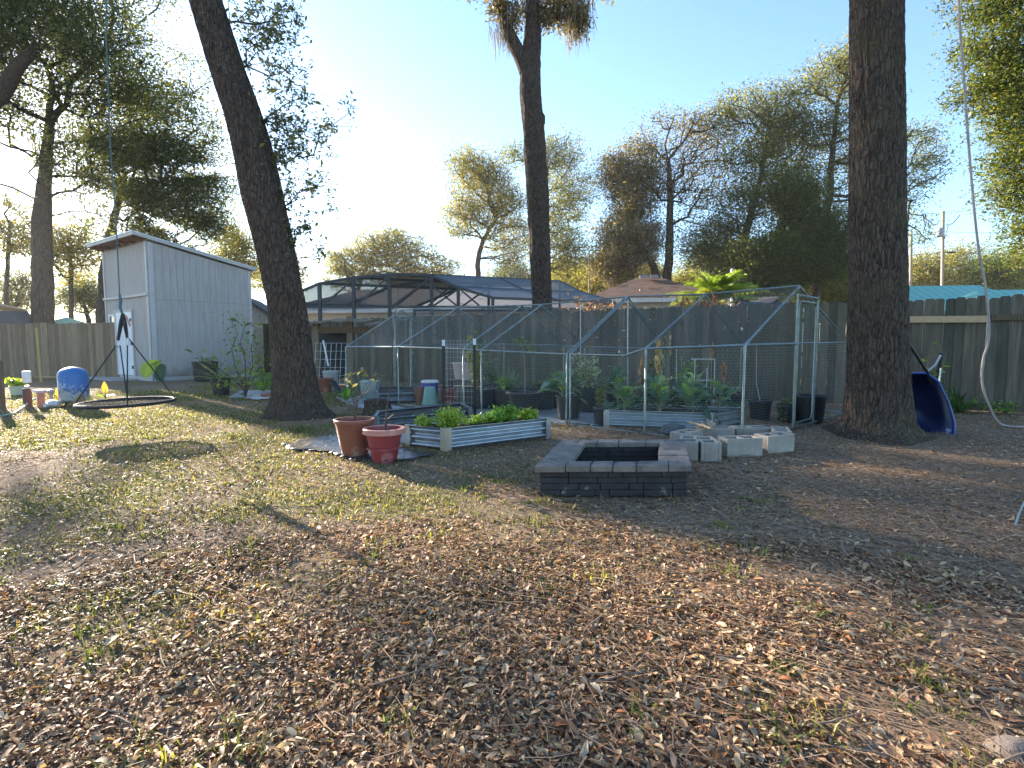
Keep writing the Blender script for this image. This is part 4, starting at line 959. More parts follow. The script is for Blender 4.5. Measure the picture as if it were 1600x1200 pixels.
# the palm and the coloured shrubs beyond the fence
def fronds(root, c, n, L, wl, cols, rise=.9, name='fronds', leafl=.22, droop=1.1):
    V, C = [], []; bm_ = MB()
    for k in range(n):
        yaw = rng.uniform(0, 6.28); el = rng.uniform(.35, 1.35)*rise; l = L*rng.uniform(.7, 1.1); d = np.array([math.cos(yaw), math.sin(yaw), 0]); pts = []
        for u in np.linspace(0, 1, 12): pts.append(np.array(c)+d*(l*math.cos(el)*u+.18*l*u*u)+np.array([0, 0, l*math.sin(el)*u-droop*l*.42*u*u]))
        bm_.tube(pts, [.012*(1-u*.8) for u in np.linspace(0, 1, 12)], 4)
        cc = np.array(cols[rng.integers(len(cols))])
        for u in np.linspace(.15, .98, 34):
            i = u*11; a = int(min(10, i)); q = pts[a]*(1-(i-a))+pts[a+1]*(i-a); tg = pts[a+1]-pts[a]; tg = tg/np.linalg.norm(tg); s_ = np.cross(tg, [0, 0, 1.]); s_ /= np.linalg.norm(s_)+1e-6
            for sg in (-1, 1):
                e = q+s_*sg*leafl*(1-.5*u)*rng.uniform(.8, 1.1)+tg*leafl*.6+np.array([0, 0, -.05*rng.uniform(0, 2)]); w_ = tg*wl
                mid = (q+e)/2+np.array([0, 0, .03]); V += [q-w_*.4, mid+w_, e, mid-w_]; C += [cc*rng.uniform(.75, 1.25)]*4
    bm_.build('stems', M('palm_stem', (.25, .24, .08), None, 5, .6), root, True)
    np_mesh(name, np.array(V), np.arange(len(V)).reshape(-1, 4), M_leaf_near, root, col=np.array(C))
YP = 13.6; q = at(1118, 478, YP)
pm = thing('areca_palm', 'bright yellow green feathery palm rising over the fence before the brown roof', 'palm', (q.x, YP, 0))
mb = MB()
for dx, dy in ((0, 0), (.18, .1), (-.2, .05), (.05, -.15)): mb.tube([(q.x+dx, YP+dy, 0), (q.x+dx*1.4, YP+dy, 1.95)], [.05, .035], 8)
mb.build('trunk', M('palm_trunk', (.3, .28, .12), None, 5, .6), pm, True)
fronds(pm, (q.x, YP, 2.2), 54, 1.12, .022, [(.27, .36, .06), (.34, .39, .07), (.2, .29, .05)], 1.15, leafl=.28, droop=.9)
def croton(px, Y, label, pal, h=2.05, n=260, sp=.22, L=.2):
    q = at(px, 478, Y); root = thing('croton_shrub', label, 'shrub', (q.x, Y, 0), 'coloured shrubs along the far side of the fence'); mb = MB()
    for k in range(7): a = rng.normal(0, .06, 2); mb.tube([(q.x+a[0]*.5, Y+a[1]*.5, 0), (q.x+a[0]*3, Y+a[1]*3, h*.9)], [.015, .008], 5)
    mb.build('stem', M_bark_far, root)
    P = np.array([q.x, Y, h*.86])+rng.normal(0, 1, (n, 3))*np.array([sp, sp, .17]); v, f, c = leaf_quads(P, L, pick(pal, n), .3, -.5); np_mesh('foliage', v, f, M_leaf_near, root, col=c)
croton(1068, fy(3.4)+.6, 'yellow and orange leaved shrub peeping over the fence left of the palm', [(.40, .30, .04), (.45, .25, .04), (.35, .33, .06)])
croton(1094, fy(3.6)+.55, 'dark red leaved shrub between the yellow shrub and the palm', [(.22, .06, .04), (.16, .07, .04), (.3, .14, .06)], 2.1)
croton(1128, fy(3.9)+.5, 'golden leaved shrub below the palm fronds', [(.42, .30, .05), (.38, .22, .05), (.22, .08, .04)], 2.02)
croton(935, 15.6, 'reddish brown dry looking vine shrub over the fence right of the pool cage', [(.22, .12, .08), (.17, .09, .06), (.25, .17, .12)], 2.45, 420, .45, .12)
croton(905, 16.0, 'brown leafy shrub tucked beside the pool cage roof', [(.2, .12, .08), (.15, .1, .06)], 2.3, 300, .4, .12)
# ------------------------------------------------------------------ the netted run
UP = Vector((0, 0, 1))
def onn(px):                              # near eave line of the run
    k = (px-800)/F; y = 8.157/(1+.848*k); return Vector((k*y, y, 0))
arch = [(541, 627, 485, 12.5), (622, 715, 481, 11.5), (724, 815, 478, 10.5), (752, 846, 477, 10.2), (886, 977, 465, 9.0), (891, 981, 464.5, 8.95), (1009, 1101, 461, 8.4), (1163, 1249, 448, 7.3)]
EZ = [1.08, 1.09, 1.06, 1.04, 1.0, 1.0, 1.09, 1.13]
def tube_path(mb, pts, r=.014): mb.tube(pts, r, 8)
def run():
    root = thing('garden_run', 'long galvanised tube frame run with a peaked roof covered in wire netting', 'run', (1.0, 8.5, 0))
    Np, Ap, Fp = [], [], []
    for (nx, ax, ay, d), ez in zip(arch, EZ):
        n = onn(nx); a = at(ax, ay, d); f = Vector((2*a.x-n.x, 2*a.y-n.y, 0)); lim = fy(f.x)-.22
        if f.y > lim: f = Vector((a.x+(f.x-a.x)*.96, lim, 0))
        Np.append(n+UP*ez); Ap.append(a); Fp.append(f+UP*(ez+.05))
    Fp[-1] = Vector((5.42, 8.56, 1.17))
    for n, a, f in zip(Np, Ap, Fp):
        mb = MB(); g = Vector((n.x, n.y, 0)); h = Vector((f.x, f.y, 0))
        tube_path(mb, [g, n-UP*.03, n+(a-n)*.03, a-(a-n)*.03+UP*0, a, a+(f-a)*.03, f-(f-a)*.03, f-UP*.03, h])
        mb.tube([n-(n-a)*0-UP*.09, n+UP*.0, n+(a-n)*.07], .0175, 8); mb.tube([a-(a-n)*.06, a+UP*.004, a+(f-a)*.06], .0175, 8)
        mb.build('frame_arch', M_tube, root, True)
    def rail(P, name, dz=0):
        for part in (P[:5], P[5:]):
            mb = MB(); mb.tube([q+UP*dz for q in part], .0135, 8); mb.build(name, M_tube, root, True)
    rail(Ap, 'ridge_tube', .012); rail(Fp, 'eave_tube', .0); rail([Vector((q.x, q.y, .008)) for q in Np], 'ground_tube'); rail([Vector((q.x, q.y, .03)) for q in Fp], 'ground_tube')
    # near eave: two tubes that sag where they meet between the arches
    sagq = onn(972)+UP*.985
    mb = MB(); mb.tube(Np[:5], .0135, 8); mb.build('eave_tube', M_tube, root, True)
    mb = MB(); mb.tube([Np[5], sagq+Vector((.02, 0, .01))], .0135, 8); mb.tube([sagq, Np[6], Np[7]], .0135, 8); mb.tube([sagq+Vector((-.05, -.02, .06)), sagq+Vector((.1, .02, -.02))], .01, 6); mb.build('eave_tube', M_tube, root, True)
    # gable ends: cross bar, door posts, door frame
    for e, (u0, u1), nm in ((7, (.40, .60), 'door'), (0, (.42, .60), 'door')):
        n, a, f = Np[e], Ap[e], Fp[e]; g0 = Vector((n.x, n.y, 0)); g1 = Vector((f.x, f.y, 0))
        mb = MB(); mb.tube([n, n.lerp(f, u0)] if e else [n, f], .016, 8); mb.tube([n.lerp(f, u1), f], .016, 8); mb.tube([g0+UP*.03, g1+UP*.03], .017, 8); mb.build('cross_tube', M_tube, root, True)
        zt = 1.78
        for u in (u0, u1):
            mb = MB(); q = g0.lerp(g1, u); mb.tube([q, q+UP*(zt+.02)], .0135, 8); mb.build('door_post', M_tube, root, True)
        q0, q1 = g0.lerp(g1, u0), g0.lerp(g1, u1); mb = MB(); mb.tube([q0+UP*zt, q1+UP*zt], .016, 8); mb.build('door_header', M_tube, root, True)
        dd = (q1-q0).normalized(); a_, b_ = q0+dd*.045, q1-dd*.05; mb = MB()
        mb.tube([a_+UP*.1, a_+UP*1.66, a_+dd*.05+UP*1.71, b_-dd*.05+UP*1.71, b_+UP*1.66, b_+UP*.16, b_-dd*.06+UP*.09, a_+dd*.02+UP*.09], .015, 8)
        do = mb.build('door', M_tube, root, True)
        mb = MB(); mb.tube([b_+UP*.95, b_+UP*.95+dd*.09, b_+UP*.9+dd*.09], .008, 6); mb.build('latch', M_galv, do)
    # wire netting: hexagon wire as a thin sheet with real holes in the shader
    m, t, o = nt('wire_netting'); p = t.nodes.new('ShaderNodeBsdfPrincipled'); p.inputs['Base Color'].default_value = (.26, .30, .28, 1); p.inputs['Metallic'].default_value = .4; p.inputs['Roughness'].default_value = .45
    uv = t.nodes.new('ShaderNodeUVMap'); mp = t.nodes.new('ShaderNodeMapping'); t.links.new(uv.outputs[0], mp.inputs['Vector'])
    br = t.nodes.new('ShaderNodeTexBrick'); br.offset = .5; br.inputs['Scale'].default_value = 1; br.inputs['Brick Width'].default_value = .05; br.inputs['Row Height'].default_value = .034; br.inputs['Mortar Size'].default_value = .0008; br.inputs['Mortar Smooth'].default_value = 0
    sx = t.nodes.new('ShaderNodeSeparateXYZ'); t.links.new(uv.outputs[0], sx.inputs[0])
    # zigzag the courses so that the cells become hexagons
    wob = math_(t, 'MULTIPLY', math_(t, 'PINGPONG', sx.outputs[0], .0125), .75)
    cb = t.nodes.new('ShaderNodeCombineXYZ'); t.links.new(sx.outputs[0], cb.inputs[0]); t.links.new(math_(t, 'ADD', sx.outputs[1], wob), cb.inputs[1]); t.links.new(cb.outputs[0], br.inputs['Vector'])
    tp = t.nodes.new('ShaderNodeBsdfTransparent'); mx = t.nodes.new('ShaderNodeMixShader'); t.links.new(br.outputs['Fac'], mx.inputs[0]); t.links.new(tp.outputs[0], mx.inputs[1]); t.links.new(p.outputs[0], mx.inputs[2]); t.links.new(mx.outputs[0], o.inputs[0])
    V, FA, UVs = [], [], []
    def quad(a, b, c, d):
        e = (b-a).normalized(); nn = e.cross((d-a)).normalized(); g = nn.cross(e); i = len(V)
        # sag a little: a grid of 5 by 4
        for r in range(5):
            for s_ in range(5):
                u, v = s_/4, r/4; q = a*(1-u)*(1-v)+b*u*(1-v)+c*u*v+d*(1-u)*v
                w_ = q-a; UVs.append((w_.dot(e), w_.dot(g))); q = q-UP*.03*math.sin(math.pi*u)*math.sin(math.pi*v)+nn*rng.normal(0, .004); V.append(tuple(q))
        for r in range(4):
            for s_ in range(4): FA.append((i+r*5+s_, i+r*5+s_+1, i+r*5+s_+6, i+r*5+s_+5))
    Z0 = lambda q: Vector((q.x, q.y, .02))
    for i in (0, 1, 2, 3, 5, 6):
        quad(Np[i], Np[i+1], Ap[i+1], Ap[i]); quad(Ap[i], Ap[i+1], Fp[i+1], Fp[i]); quad(Z0(Np[i]), Z0(Np[i+1]), Np[i+1], Np[i]); quad(Z0(Fp[i]), Z0(Fp[i+1]), Fp[i+1], Fp[i])
    for e in (0, 7):
        n, a, f = Np[e], Ap[e], Fp[e]
        quad(Z0(n), Z0(n.lerp(f, .4)), n.lerp(f, .4), n); quad(Z0(n.lerp(f, .6)), Z0(f), f, n.lerp(f, .6)); quad(n, n.lerp(f, .5), a, a-(a-n)*.01)
        quad(n.lerp(f, .5), f, f+(a-f)*.01, a)
    o_ = np_mesh('netting', np.array(V), np.array(FA), m, root)
    ul = o_.data.uv_layers.new(name='UVMap'); idx = np.array([l.vertex_index for l in o_.data.loops]); ul.data.foreach_set('uv', np.array(UVs)[idx].ravel().astype(np.float32))
    # bits of dead leaf caught in the netting
    P = []
    for _ in range(150):
        i = random.choice([3, 5, 6]); u, v = random.random(), random.random()
        q = Np[i].lerp(Np[i+1], u).lerp(Ap[i].lerp(Ap[i+1], u), v) if random.random() < .5 else Ap[i].lerp(Ap[i+1], u).lerp(Fp[i].lerp(Fp[i+1], u), v)
        P.append(tuple(q+UP*(-.03*math.sin(math.pi*u)*math.sin(math.pi*v)+.012)))
    v, f, c = leaf_quads(np.array(P), .05, pick([(.36, .26, .16), (.25, .17, .1), (.45, .38, .28)], len(P)), .4); o2 = np_mesh('caught_leaves', v, f, M_litter, root, col=c); o2['kind'] = 'stuff'
    return Np, Ap, Fp
Np, Ap, Fp = run()

# ------------------------------------------------------------------ plants, pots
def pal_leaf(V, FA, C, base, tip_dir, L, W, col, cup=.25, droop=.3, seg=6, wave=.05, side=None):
    """one broad leaf blade from base along tip_dir"""
    d = np.array(tip_dir, float); d /= np.linalg.norm(d); s_ = np.cross(d, [0, 0, 1.]) if side is None else np.array(side, float); s_ = s_/(np.linalg.norm(s_)+1e-6); n_ = np.cross(s_, d); b0 = len(V)
    for i in range(seg+1):
        u = i/seg; w_ = W*.5*(math.sin(math.pi*min(1, u*.93+.06)**.8))+.002; c = np.array(base)+d*L*u+np.array([0, 0, -droop*L*u*u])
        for j in (-1, -.5, 0, .5, 1): V.append(c+s_*w_*j+n_*(cup*w_*abs(j)+rng.normal(0, wave*W*abs(j)))); C.append(np.array(col)*(1.25 if j == 0 else 1))
    for i in range(seg):
        for j in range(4): a = b0+i*5+j; FA.append((a, a+1, a+6, a+5))
def collard(name, label, c, h, spread, n, pal, group, L=.3, W=.17, stalk=(.22, .28, .16)):
    root = thing(name, label, 'plant', (c[0], c[1], c[2]), group); V, FA, C = [], [], []; mb = MB()
    mb.tube([c, Vector(c)+UP*h*.55], [.016, .012], 6)
    for k in range(n):
        yaw = k*2.4+rng.uniform(-.4, .4); u = (k+.5)/n; z0 = h*(.15+.4*u); el = .2+.8*u+rng.normal(0, .28); d = np.array([math.cos(yaw)*math.cos(el), math.sin(yaw)*math.cos(el), math.sin(el)])
        b = np.array(c)+np.array([0, 0, z0]); st = b+d*spread*.45
        mb.tube([b, (b+st)/2+np.array([0, 0, .01]), st], [.007, .006, .005], 5)
        pal_leaf(V, FA, C, st, d+np.array([0, 0, .1]), L*rng.uniform(.7, 1.15), W*rng.uniform(.75, 1.2), pick(pal, 1)[0], .3, rng.uniform(.1, .75), 6, .13)
    mb.build('stalk', M(name+'_stalk', stalk, None, 5, .6, bump=0), root, True)
    np_mesh('leaves', np.array(V), np.array(FA), M_leaf_near, root, col=np.array(C), smooth=True); return root
BR = [(.34, .46, .06), (.42, .50, .08), (.24, .38, .05)]; PA = [(.18, .34, .05), (.26, .40, .06), (.12, .25, .04)]
COLL = [(.10, .185, .125), (.12, .205, .145), (.16, .24, .17), (.075, .145, .095), (.17, .28, .09)]
def pot_mesh(root, c, w, h, mat, taper=.78, rim=.035, soil=True, ribs=0, rimname='rim', lip=1.06, rimmat=None):
    r = w/2/lip; prof = [(r*taper, 0)]
    for k in range(1, 13):
        u = k/12; prof.append((r*(taper+(1-taper)*u)*(1+(.012*math.sin(k*2.1) if ribs else 0)), (h-.005)*u))
    prof += [(r*.93, h-.005), (r*.9, h*.86)]
    mb = MB(); mb.lathe(c, prof, 32); pb = mb.build('pot', mat, root, True)
    mb = MB(); mb.lathe(Vector(c)+UP*(h-rim), [(r*1.003, 0), (r*lip, .004), (r*lip, rim-.004), (r*(lip-.02), rim), (r*.93, rim), (r*.93, rim-.006)], 32, caps=False); mb.build('rim', rimmat or mat, pb, True)
    if soil:
        mb = MB(); mb.lathe(Vector(c)+UP*(h*.862), [(r*.9, 0), (r*.6, .012), (r*.1, .018)], 20, .05); mb.build('soil', M_soil, root, True)
    return r
def pot(px, by, wpx, hpx, label, mat=None, taper=.82, plant=None, z=0, d=None, name='potted_plant', cat='potted plant', group='nursery pots in and round the run', **k):
    Y = d or dist(by); c = at(px, by, Y); c.z = z; s_ = Y/F; root = thing(name, label, cat, c, group)
    pot_mesh(root, c, wpx*s_, hpx*s_, mat or M_black_pot, taper, **k)
    if plant: plant(root, c+UP*hpx*s_*.86, s_)
    return root, c
def bushy(n, h, r, leaf, pal, asp=.45, stem=True, nb=9, stemc=None):
    def f(root, c, s_):
        mb = MB(); P = []
        for k in range(nb):
            a = rng.uniform(0, 6.28); rr = r*math.sqrt(rng.random()); hh = h*rng.uniform(.55, 1.05); e = np.array(c)+np.array([rr*math.cos(a), rr*math.sin(a), hh])
            mid = np.array(c)+np.array([rr*.4*math.cos(a), rr*.4*math.sin(a), hh*.55]); mb.tube([c, mid, e], [.007, .005, .003], 5)
            k_ = max(1, n//nb); u = rng.uniform(.25, 1.02, (k_, 1)); q = np.where(u < .55, np.array(c)+(mid-np.array(c))*u/.55, mid+(e-mid)*(u-.55)/.45); P.append(q+rng.normal(0, 1, (k_, 3))*np.array([r*.28, r*.28, h*.06]))
        if stem: mb.build('stem', stemc or M('plant_stem', (.20, .18, .09), None, 6, .7, bump=0), root, True)
        v, fa, cc = leaf_quads(np.concatenate(P), leaf, pick(pal, n//nb*nb), asp); np_mesh('foliage', v, fa, M_leaf_near, root, col=cc)
    return f
def grassy(n, L, w, pal, up=.9):
    def f(root, c, s_):
        V, FA, C = [], [], []
        for k in range(n):
            yaw = rng.uniform(0, 6.28); el = rng.uniform(.45, 1.45)*up; d = np.array([math.cos(yaw)*math.cos(el), math.sin(yaw)*math.cos(el), math.sin(el)])
            pal_leaf(V, FA, C, np.array(c)+rng.normal(0, .03, 3)*np.array([1, 1, 0]), d, L*rng.uniform(.6, 1.1), w, pick(pal, 1)[0], .3, rng.uniform(.05, .6), 6, 0)
        np_mesh('foliage', np.array(V), np.array(FA), M_leaf_near, root, col=np.array(C), smooth=True)
    return f
def whip(pts, r0=.010, name='stem', mat=None, leaves=None):
    def f(root, c, s_):
        mb = MB()
        for pl in pts:
            Y0 = c.y; P = [c]+[at(px, py, Y0+dy) for px, py, dy in pl]; m_ = len(P)
            mb.tube(P, [r0*(1-.75*i/(m_-1)) for i in range(m_)], 6)
        mb.build(name, mat or M('twig_bark', (.13, .09, .065), (.07, .05, .04), 20, .8), root, True)
        if leaves:
            n, sp, L, pal, at_ = leaves
            P = np.concatenate([np.array(at(px, py, c.y))+rng.normal(0, sp, (n, 3)) for px, py in at_]); v, fa, cc = leaf_quads(P, L, pick(pal, len(P)), .4); np_mesh('foliage', v, fa, M_leaf_near, root, col=cc)
    return f
def both(*fs):
    def f(root, c, s_):
        for g in fs: g(root, c, s_)
    return f
# the two terracotta pots on the black sheet
M_terra = M('terracotta_plastic', (.24, .078, .045), (.185, .06, .036), 4, .5, 0, .05, 20, spots=(.34, .2, .15), spot_at=.62, spot_scale=4)
M_red = M('faded_red_plastic', (.29, .04, .045), (.21, .033, .036), 4, .42, 0, .05, 20, spots=(.40, .14, .13), spot_at=.6, spot_scale=5)
M_rimf = M('pale_rim', (.52, .27, .20), (.40, .14, .11), 8, .5)  # rim paler and pinker than the red pot body
tw = M('twig_bark_dark', (.10, .07, .055), (.05, .038, .03), 20, .8)
pot(555, 713, 63, 60, 'brown terracotta pot of bare branching stems on black plastic sheet', M_terra, .62, both(
    whip([[(555, 620, 0), (563, 590, .05), (568, 566, .05)], [(560, 625, 0), (572, 600, -.05), (590, 585, .05)], [(552, 630, 0), (547, 600, .05), (540, 585, 0)], [(558, 622, 0), (575, 612, 0), (600, 588, -.1), (625, 570, -.1), (655, 552, -.1)], [(556, 640, 0), (549, 615, 0), (551, 588, .1)], [(553, 636, 0), (520, 610, 0)], [(557, 628, 0), (580, 596, 0), (584, 575, 0)]], .006, 'stem', tw, (9, .03, .07, 'olive', [(548, 598), (566, 578), (585, 588), (545, 588)]))),
    group='terracotta and red pots on the plastic sheet', rim=.035, lip=1.03)
rt, c = pot(601, 721, 66, 54, 'faded red pot with one thin leafless sapling beside the terracotta pot', M_red, .62, whip([[(605, 640, 0), (612, 560, .03), (616, 500, .03), (621, 470, 0), (623, 440, 0)], [(606, 655, 0), (615, 648, -.03), (626, 652, -.05), (640, 668, -.05)], [(604, 662, 0), (598, 652, 0)]], .009, 'stem', tw),
    group='terracotta and red pots on the plastic sheet', rim=.055, rimmat=M_rimf, lip=1.12)
mb = MB(); mb.lathe(c+UP*.13, [(.158, 0), (.172, .004), (.172, .018), (.161, .022)], 32); mb.build('moulded_band', M_red, rt.children[0], True)
# nursery pots of the run
pot(888, 657, 42, 40, 'black pot with a broad leaved grey green collard at the doubled run posts', plant=None, name='nursery_pot', cat='pot', ribs=1)
q = at(878, 622, dist(657)); q.z = .32
collard('collard_plant', 'large blue green collard spilling left from the pot at the doubled posts', (q.x, q.y, .30), .42, .30, 16, COLL, 'collard plants in the run', .32, .2)
pot(917, 645, 44, 40, 'big black pot of pale variegated bush behind the doubled run posts', plant=bushy(420, .62, .24, .075, [(.46, .46, .34), (.32, .36, .2), (.2, .26, .12), (.55, .54, .42)], .5), ribs=1)
pot(938, 664, 24, 29, 'small black pot of upright yellow green herb left of the run bed', plant=bushy(170, .34, .09, .06, 'bright', .5), ribs=1)
pot(1140, 637, 41, 24, 'black pot with a pale young leafy shoot at the back of the run', plant=both(bushy(26, .22, .10, .10, 'bright', .45, nb=5), whip([[(1132, 598, 0), (1131, 580, 0)]], .005)), ribs=1)
pot(1187, 654, 36, 30, 'black pot holding a tall grey stake beyond the run corner post', plant=whip([[(1182, 600, 0), (1182, 540, 0)]], .010, 'stake', M_galv), ribs=1)
rt, c = pot(1227, 658, 28, 27, 'slatted black crate pot with a trailing green plant by the run door', plant=bushy(70, .15, .10, .05, 'bright', .5, nb=8), ribs=1)
P = np.array(c)+np.array([-.1, -.1, .12])+rng.normal(0, 1, (60, 3))*np.array([.05, .04, .08]); P[:, 2] = np.abs(P[:, 2])+.02
v, f, cc = leaf_quads(P, .05, pick('bright', 60), .5); np_mesh('trailing_foliage', v, f, M_leaf_near, rt, col=cc)
pot(1264, 659, 49, 42, 'largest black pot standing behind the run door frame', ribs=1, name='nursery_pot', cat='pot')
pot(820, 652, 60, 34, 'wide shallow black tub with one staked seedling tree in the run', taper=.7, lip=1.12, plant=both(whip([[(819, 590, 0), (820, 555, 0)], [(821, 580, 0), (817, 545, 0), (812, 535, 0)]], .008, 'stem', M('pale_twig', (.28, .22, .15), None, 20, .8)), whip([], .004, leaves=(16, .05, .09, 'bright', [(806, 530), (822, 545), (828, 538), (814, 538)]))), d=8.75)
pot(795, 632, 78, 30, 'dark fabric tub of spiky grass and bright lettuce at the back of the run', taper=.95, plant=both(grassy(90, .55, .018, [(.12, .18, .10), (.16, .22, .13), (.2, .25, .16)], 1.0), ), d=9.6)
q = at(784, 600, 9.35); q.z = .36
collard('lettuce_plant', 'bright yellow green lettuce glowing at the edge of the spiky grass tub', (q.x, q.y, .34), .26, .10, 12, [(.22, .33, .05), (.28, .36, .06), (.16, .27, .05)], None, .13, .10)
pot(745, 640, 62, 32, 'dark square tub holding the climbing yellow leaved vine in the run', taper=.95, plant=bushy(330, 1.05, .17, .085, [(.30, .29, .06), (.2, .25, .05), (.12, .18, .04)], .45, nb=8), d=9.4)
pot(846, 650, 40, 36, 'dark cloth pot low behind the shallow black tub', taper=.95, d=9.2, plant=bushy(120, .2, .16, .06, 'olive', .5))
for px, by, wp, hp, lab, mt in ((655, 633, 16, 27, 'orange flowerpot standing left of the green bin', M_terra), (700, 628, 26, 26, 'red flowerpot behind the left steel fence post', M_red), (762, 632, 22, 24, 'pinkish clay pot right of the yellow vine tub', M('pink_clay', (.50, .30, .24), (.4, .22, .17), 6, .8))):
    pot(px, by, wp, hp, lab, mt, .7, d=10.0, name='flowerpot', cat='flowerpot', group='small coloured pots inside the run')
pot(726, 606, 40, 26, 'large pale pink planter raised behind the yellow vine', M('pale_clay', (.52, .38, .33), (.42, .29, .25), 5, .7), .8, d=10.4, z=.46, name='flowerpot', cat='flowerpot', group='small coloured pots inside the run')
q = at(726, 606, 10.4); mb = MB(); mb.box((q.x, q.y, .44), (.62, .4, .03)); 
for sx in (-.27, .27):
    for sy in (-.16, .16): mb.box((q.x+sx, q.y+sy, .213), (.05, .05, .425))
mb.build('plant_bench', M_black, None); tag(bpy.data.objects['plant_bench'], 'low dark bench carrying the pale pink planter', 'bench')
for px, by, wp, hp, d_, lab, pl in ((962, 640, 34, 30, 9.3, 'black pot of floppy dark greens behind the small herb pot', bushy(150, .42, .2, .09, COLL, .5)), (1072, 632, 36, 28, 9.9, 'black pot with a leafy bush behind the run bed middle', bushy(200, .55, .22, .08, PA, .5)),
        (1012, 628, 32, 26, 10.4, 'black pot with pale sprigs at the back wall under the withered stalk', bushy(120, .6, .16, .08, 'bright', .45)), (770, 628, 30, 26, 10.6, 'black pot with tall grey green leaves left of the spiky grass tub', bushy(160, .6, .2, .09, COLL, .45)),
        (868, 640, 32, 30, 9.5, 'black pot of mixed herbs between shallow tub and collard pot', bushy(180, .38, .18, .06, PA, .5)), (1098, 640, 28, 24, 9.2, 'black pot peeping over the right end of the run bed', bushy(110, .36, .16, .08, COLL, .5))):
    pot(px, by, wp, hp, lab, plant=pl, d=d_, ribs=1)
# bins by the run
Y = 9.9; c = at(672, 634, Y); c.z = 0; rt = thing('green_bin', 'upturned pale green plastic tub beside the orange flowerpot', 'tub', c)
mb = MB(); mb.lathe(c, [(.165, 0), (.168, .03), (.155, .035), (.10, .33), (.09, .345), (.03, .35)], 28); mb.build('body', M('mint_plastic', (.22, .36, .28), (.17, .29, .23), 5, .5), rt, True)
Y = 10.4; c = at(672, 621, Y); c.z = .0; rt = thing('blue_bucket', 'blue storage bucket with a white lid behind the green tub', 'bucket', c)
hb_ = .42
mb = MB(); mb.lathe(c, [(.14, 0), (.165, hb_-.04), (.165, hb_-.03)], 24); mb.build('body', M('blue_plastic', (.03, .05, .30), (.025, .04, .24), 5, .45), rt, True)
mb = MB(); mb.lathe(c+UP*(hb_-.03), [(.175, 0), (.178, .02), (.16, .045), (.03, .05)], 24); mb.build('lid', M_white_pl, rt, True)
# black steel posts with white tops and the wire between them
TP = []
for px, by, ty, lab in ((694, 648, 531, 'left black steel post with a white tip at the bed'), (742, 650, 529, 'right black steel post with a white tip at the bed')):
    c = gnd(px, by); tp = at(px, ty, c.y); rt = thing('steel_post', lab, 'post', c, 'black posts with white tips'); mb = MB()
    mb.box((c.x, c.y, tp.z*.46), (.045, .012, tp.z*.92)); mb.box((c.x, c.y+.018, tp.z*.46), (.012, .03, tp.z*.92))
    for k in range(12): mb.box((c.x, c.y-.012, .1+k*tp.z*.07), (.014, .012, .02))
    mb.build('shaft', M('black_steel', (.012, .012, .013), None, 5, .5), rt); mb = MB(); mb.box((c.x, c.y, tp.z*.96), (.048, .02, tp.z*.08)); mb.box((c.x, c.y+.02, tp.z*.96), (.014, .032, tp.z*.08)); mb.build('tip', M_white, rt); TP.append((c, tp.z))
mb = MB()
for k in range(13): mb.tube([TP[0][0]+UP*(.12+k*.09), TP[1][0]+UP*(.12+k*.09)], .0022, 4)
for k in range(1, 9): q = TP[0][0].lerp(TP[1][0], k/9); mb.tube([q+UP*.12, q+UP*1.2], .0018, 4)
o_ = mb.build('wire_trellis', M_galv, None); tag(o_, 'thin wire trellis strung between the two black posts', 'trellis')
mb = MB(); a = at(993, 502, 8.3); 
for px in (1086, 1105, 1117): q = at(px, 560, 8.6); mb.tube([(q.x, 8.6, .2), at(px, 561 if px != 1105 else 575, 8.6)], .006, 5)
mb.tube([at(1080, 561, 8.6), at(1117, 561, 8.6)], .006, 5); mb.tube([at(1085, 594, 8.6), at(1117, 594, 8.6)], .006, 5)
o_ = mb.build('plant_support', M_white_pl, None); tag(o_, 'thin white square plant support standing in the run bed', 'plant support')
for px, y0, y1, Y, lab in ((981, 640, 470, 8.6, 'tall grey stake under the doubled arches'), (907, 640, 480, 9.8, 'thin pale stake at the back of the run near the variegated bush'), (1057, 640, 540, 9.6, 'short grey stake behind the run bed')):
    q = at(px, y0, Y); mb = MB(); mb.tube([(q.x, Y, 0), at(px, y1, Y)], .009, 6); o_ = mb.build('garden_stake', M_galv, None); tag(o_, lab, 'stake', 'stakes inside the run')
# dried plants hanging in the run
def dried(px, y0, y1, Y, lab, pal, n=90, sp=.035, stemto=None):
    q = at(px, y1, Y); rt = thing('dried_plant', lab, 'dried plant', (q.x, Y, 0), 'dry brown stalks in the run'); mb = MB(); mb.tube([(q.x, Y, .2), at(px, (y0+y1)/2, Y), at(px+2, stemto or y0, Y)], [.008, .006, .004], 5); mb.build('stem', M('straw_stem', (.34, .26, .13), None, 8, .8), rt)
    a, b = np.array(at(px, y0, Y)), np.array(at(px, y1, Y)); u = rng.random((n, 1)); P = a+(b-a)*u+rng.normal(0, sp, (n, 3)); V = []; C = []
    for p_ in P: 
        l = rng.uniform(.05, .13); w_ = np.array([rng.normal(), rng.normal(), 0])*.012; V += [p_-w_, p_+np.array([0, 0, -l*.5])+w_, p_+np.array([0, 0, -l]), p_-w_*1.4+np.array([0, 0, -l*.5])]; C += [pick(pal, 1)[0]]*4
    np_mesh('dry_leaves', np.array(V), np.arange(len(V)).reshape(-1, 4), M_litter, rt, col=np.array(C))
STR = [(.42, .30, .14), (.34, .2, .1), (.5, .42, .2), (.3, .26, .1)]
dried(1031, 530, 590, 7.9, 'tall yellow brown withered stalk rising from the run bed', STR, 160, .03, 520)
dried(1003, 560, 615, 7.8, 'shorter brown withered stalk in the middle of the run bed', [(.36, .22, .13), (.28, .17, .1)], 90, .02, 545)
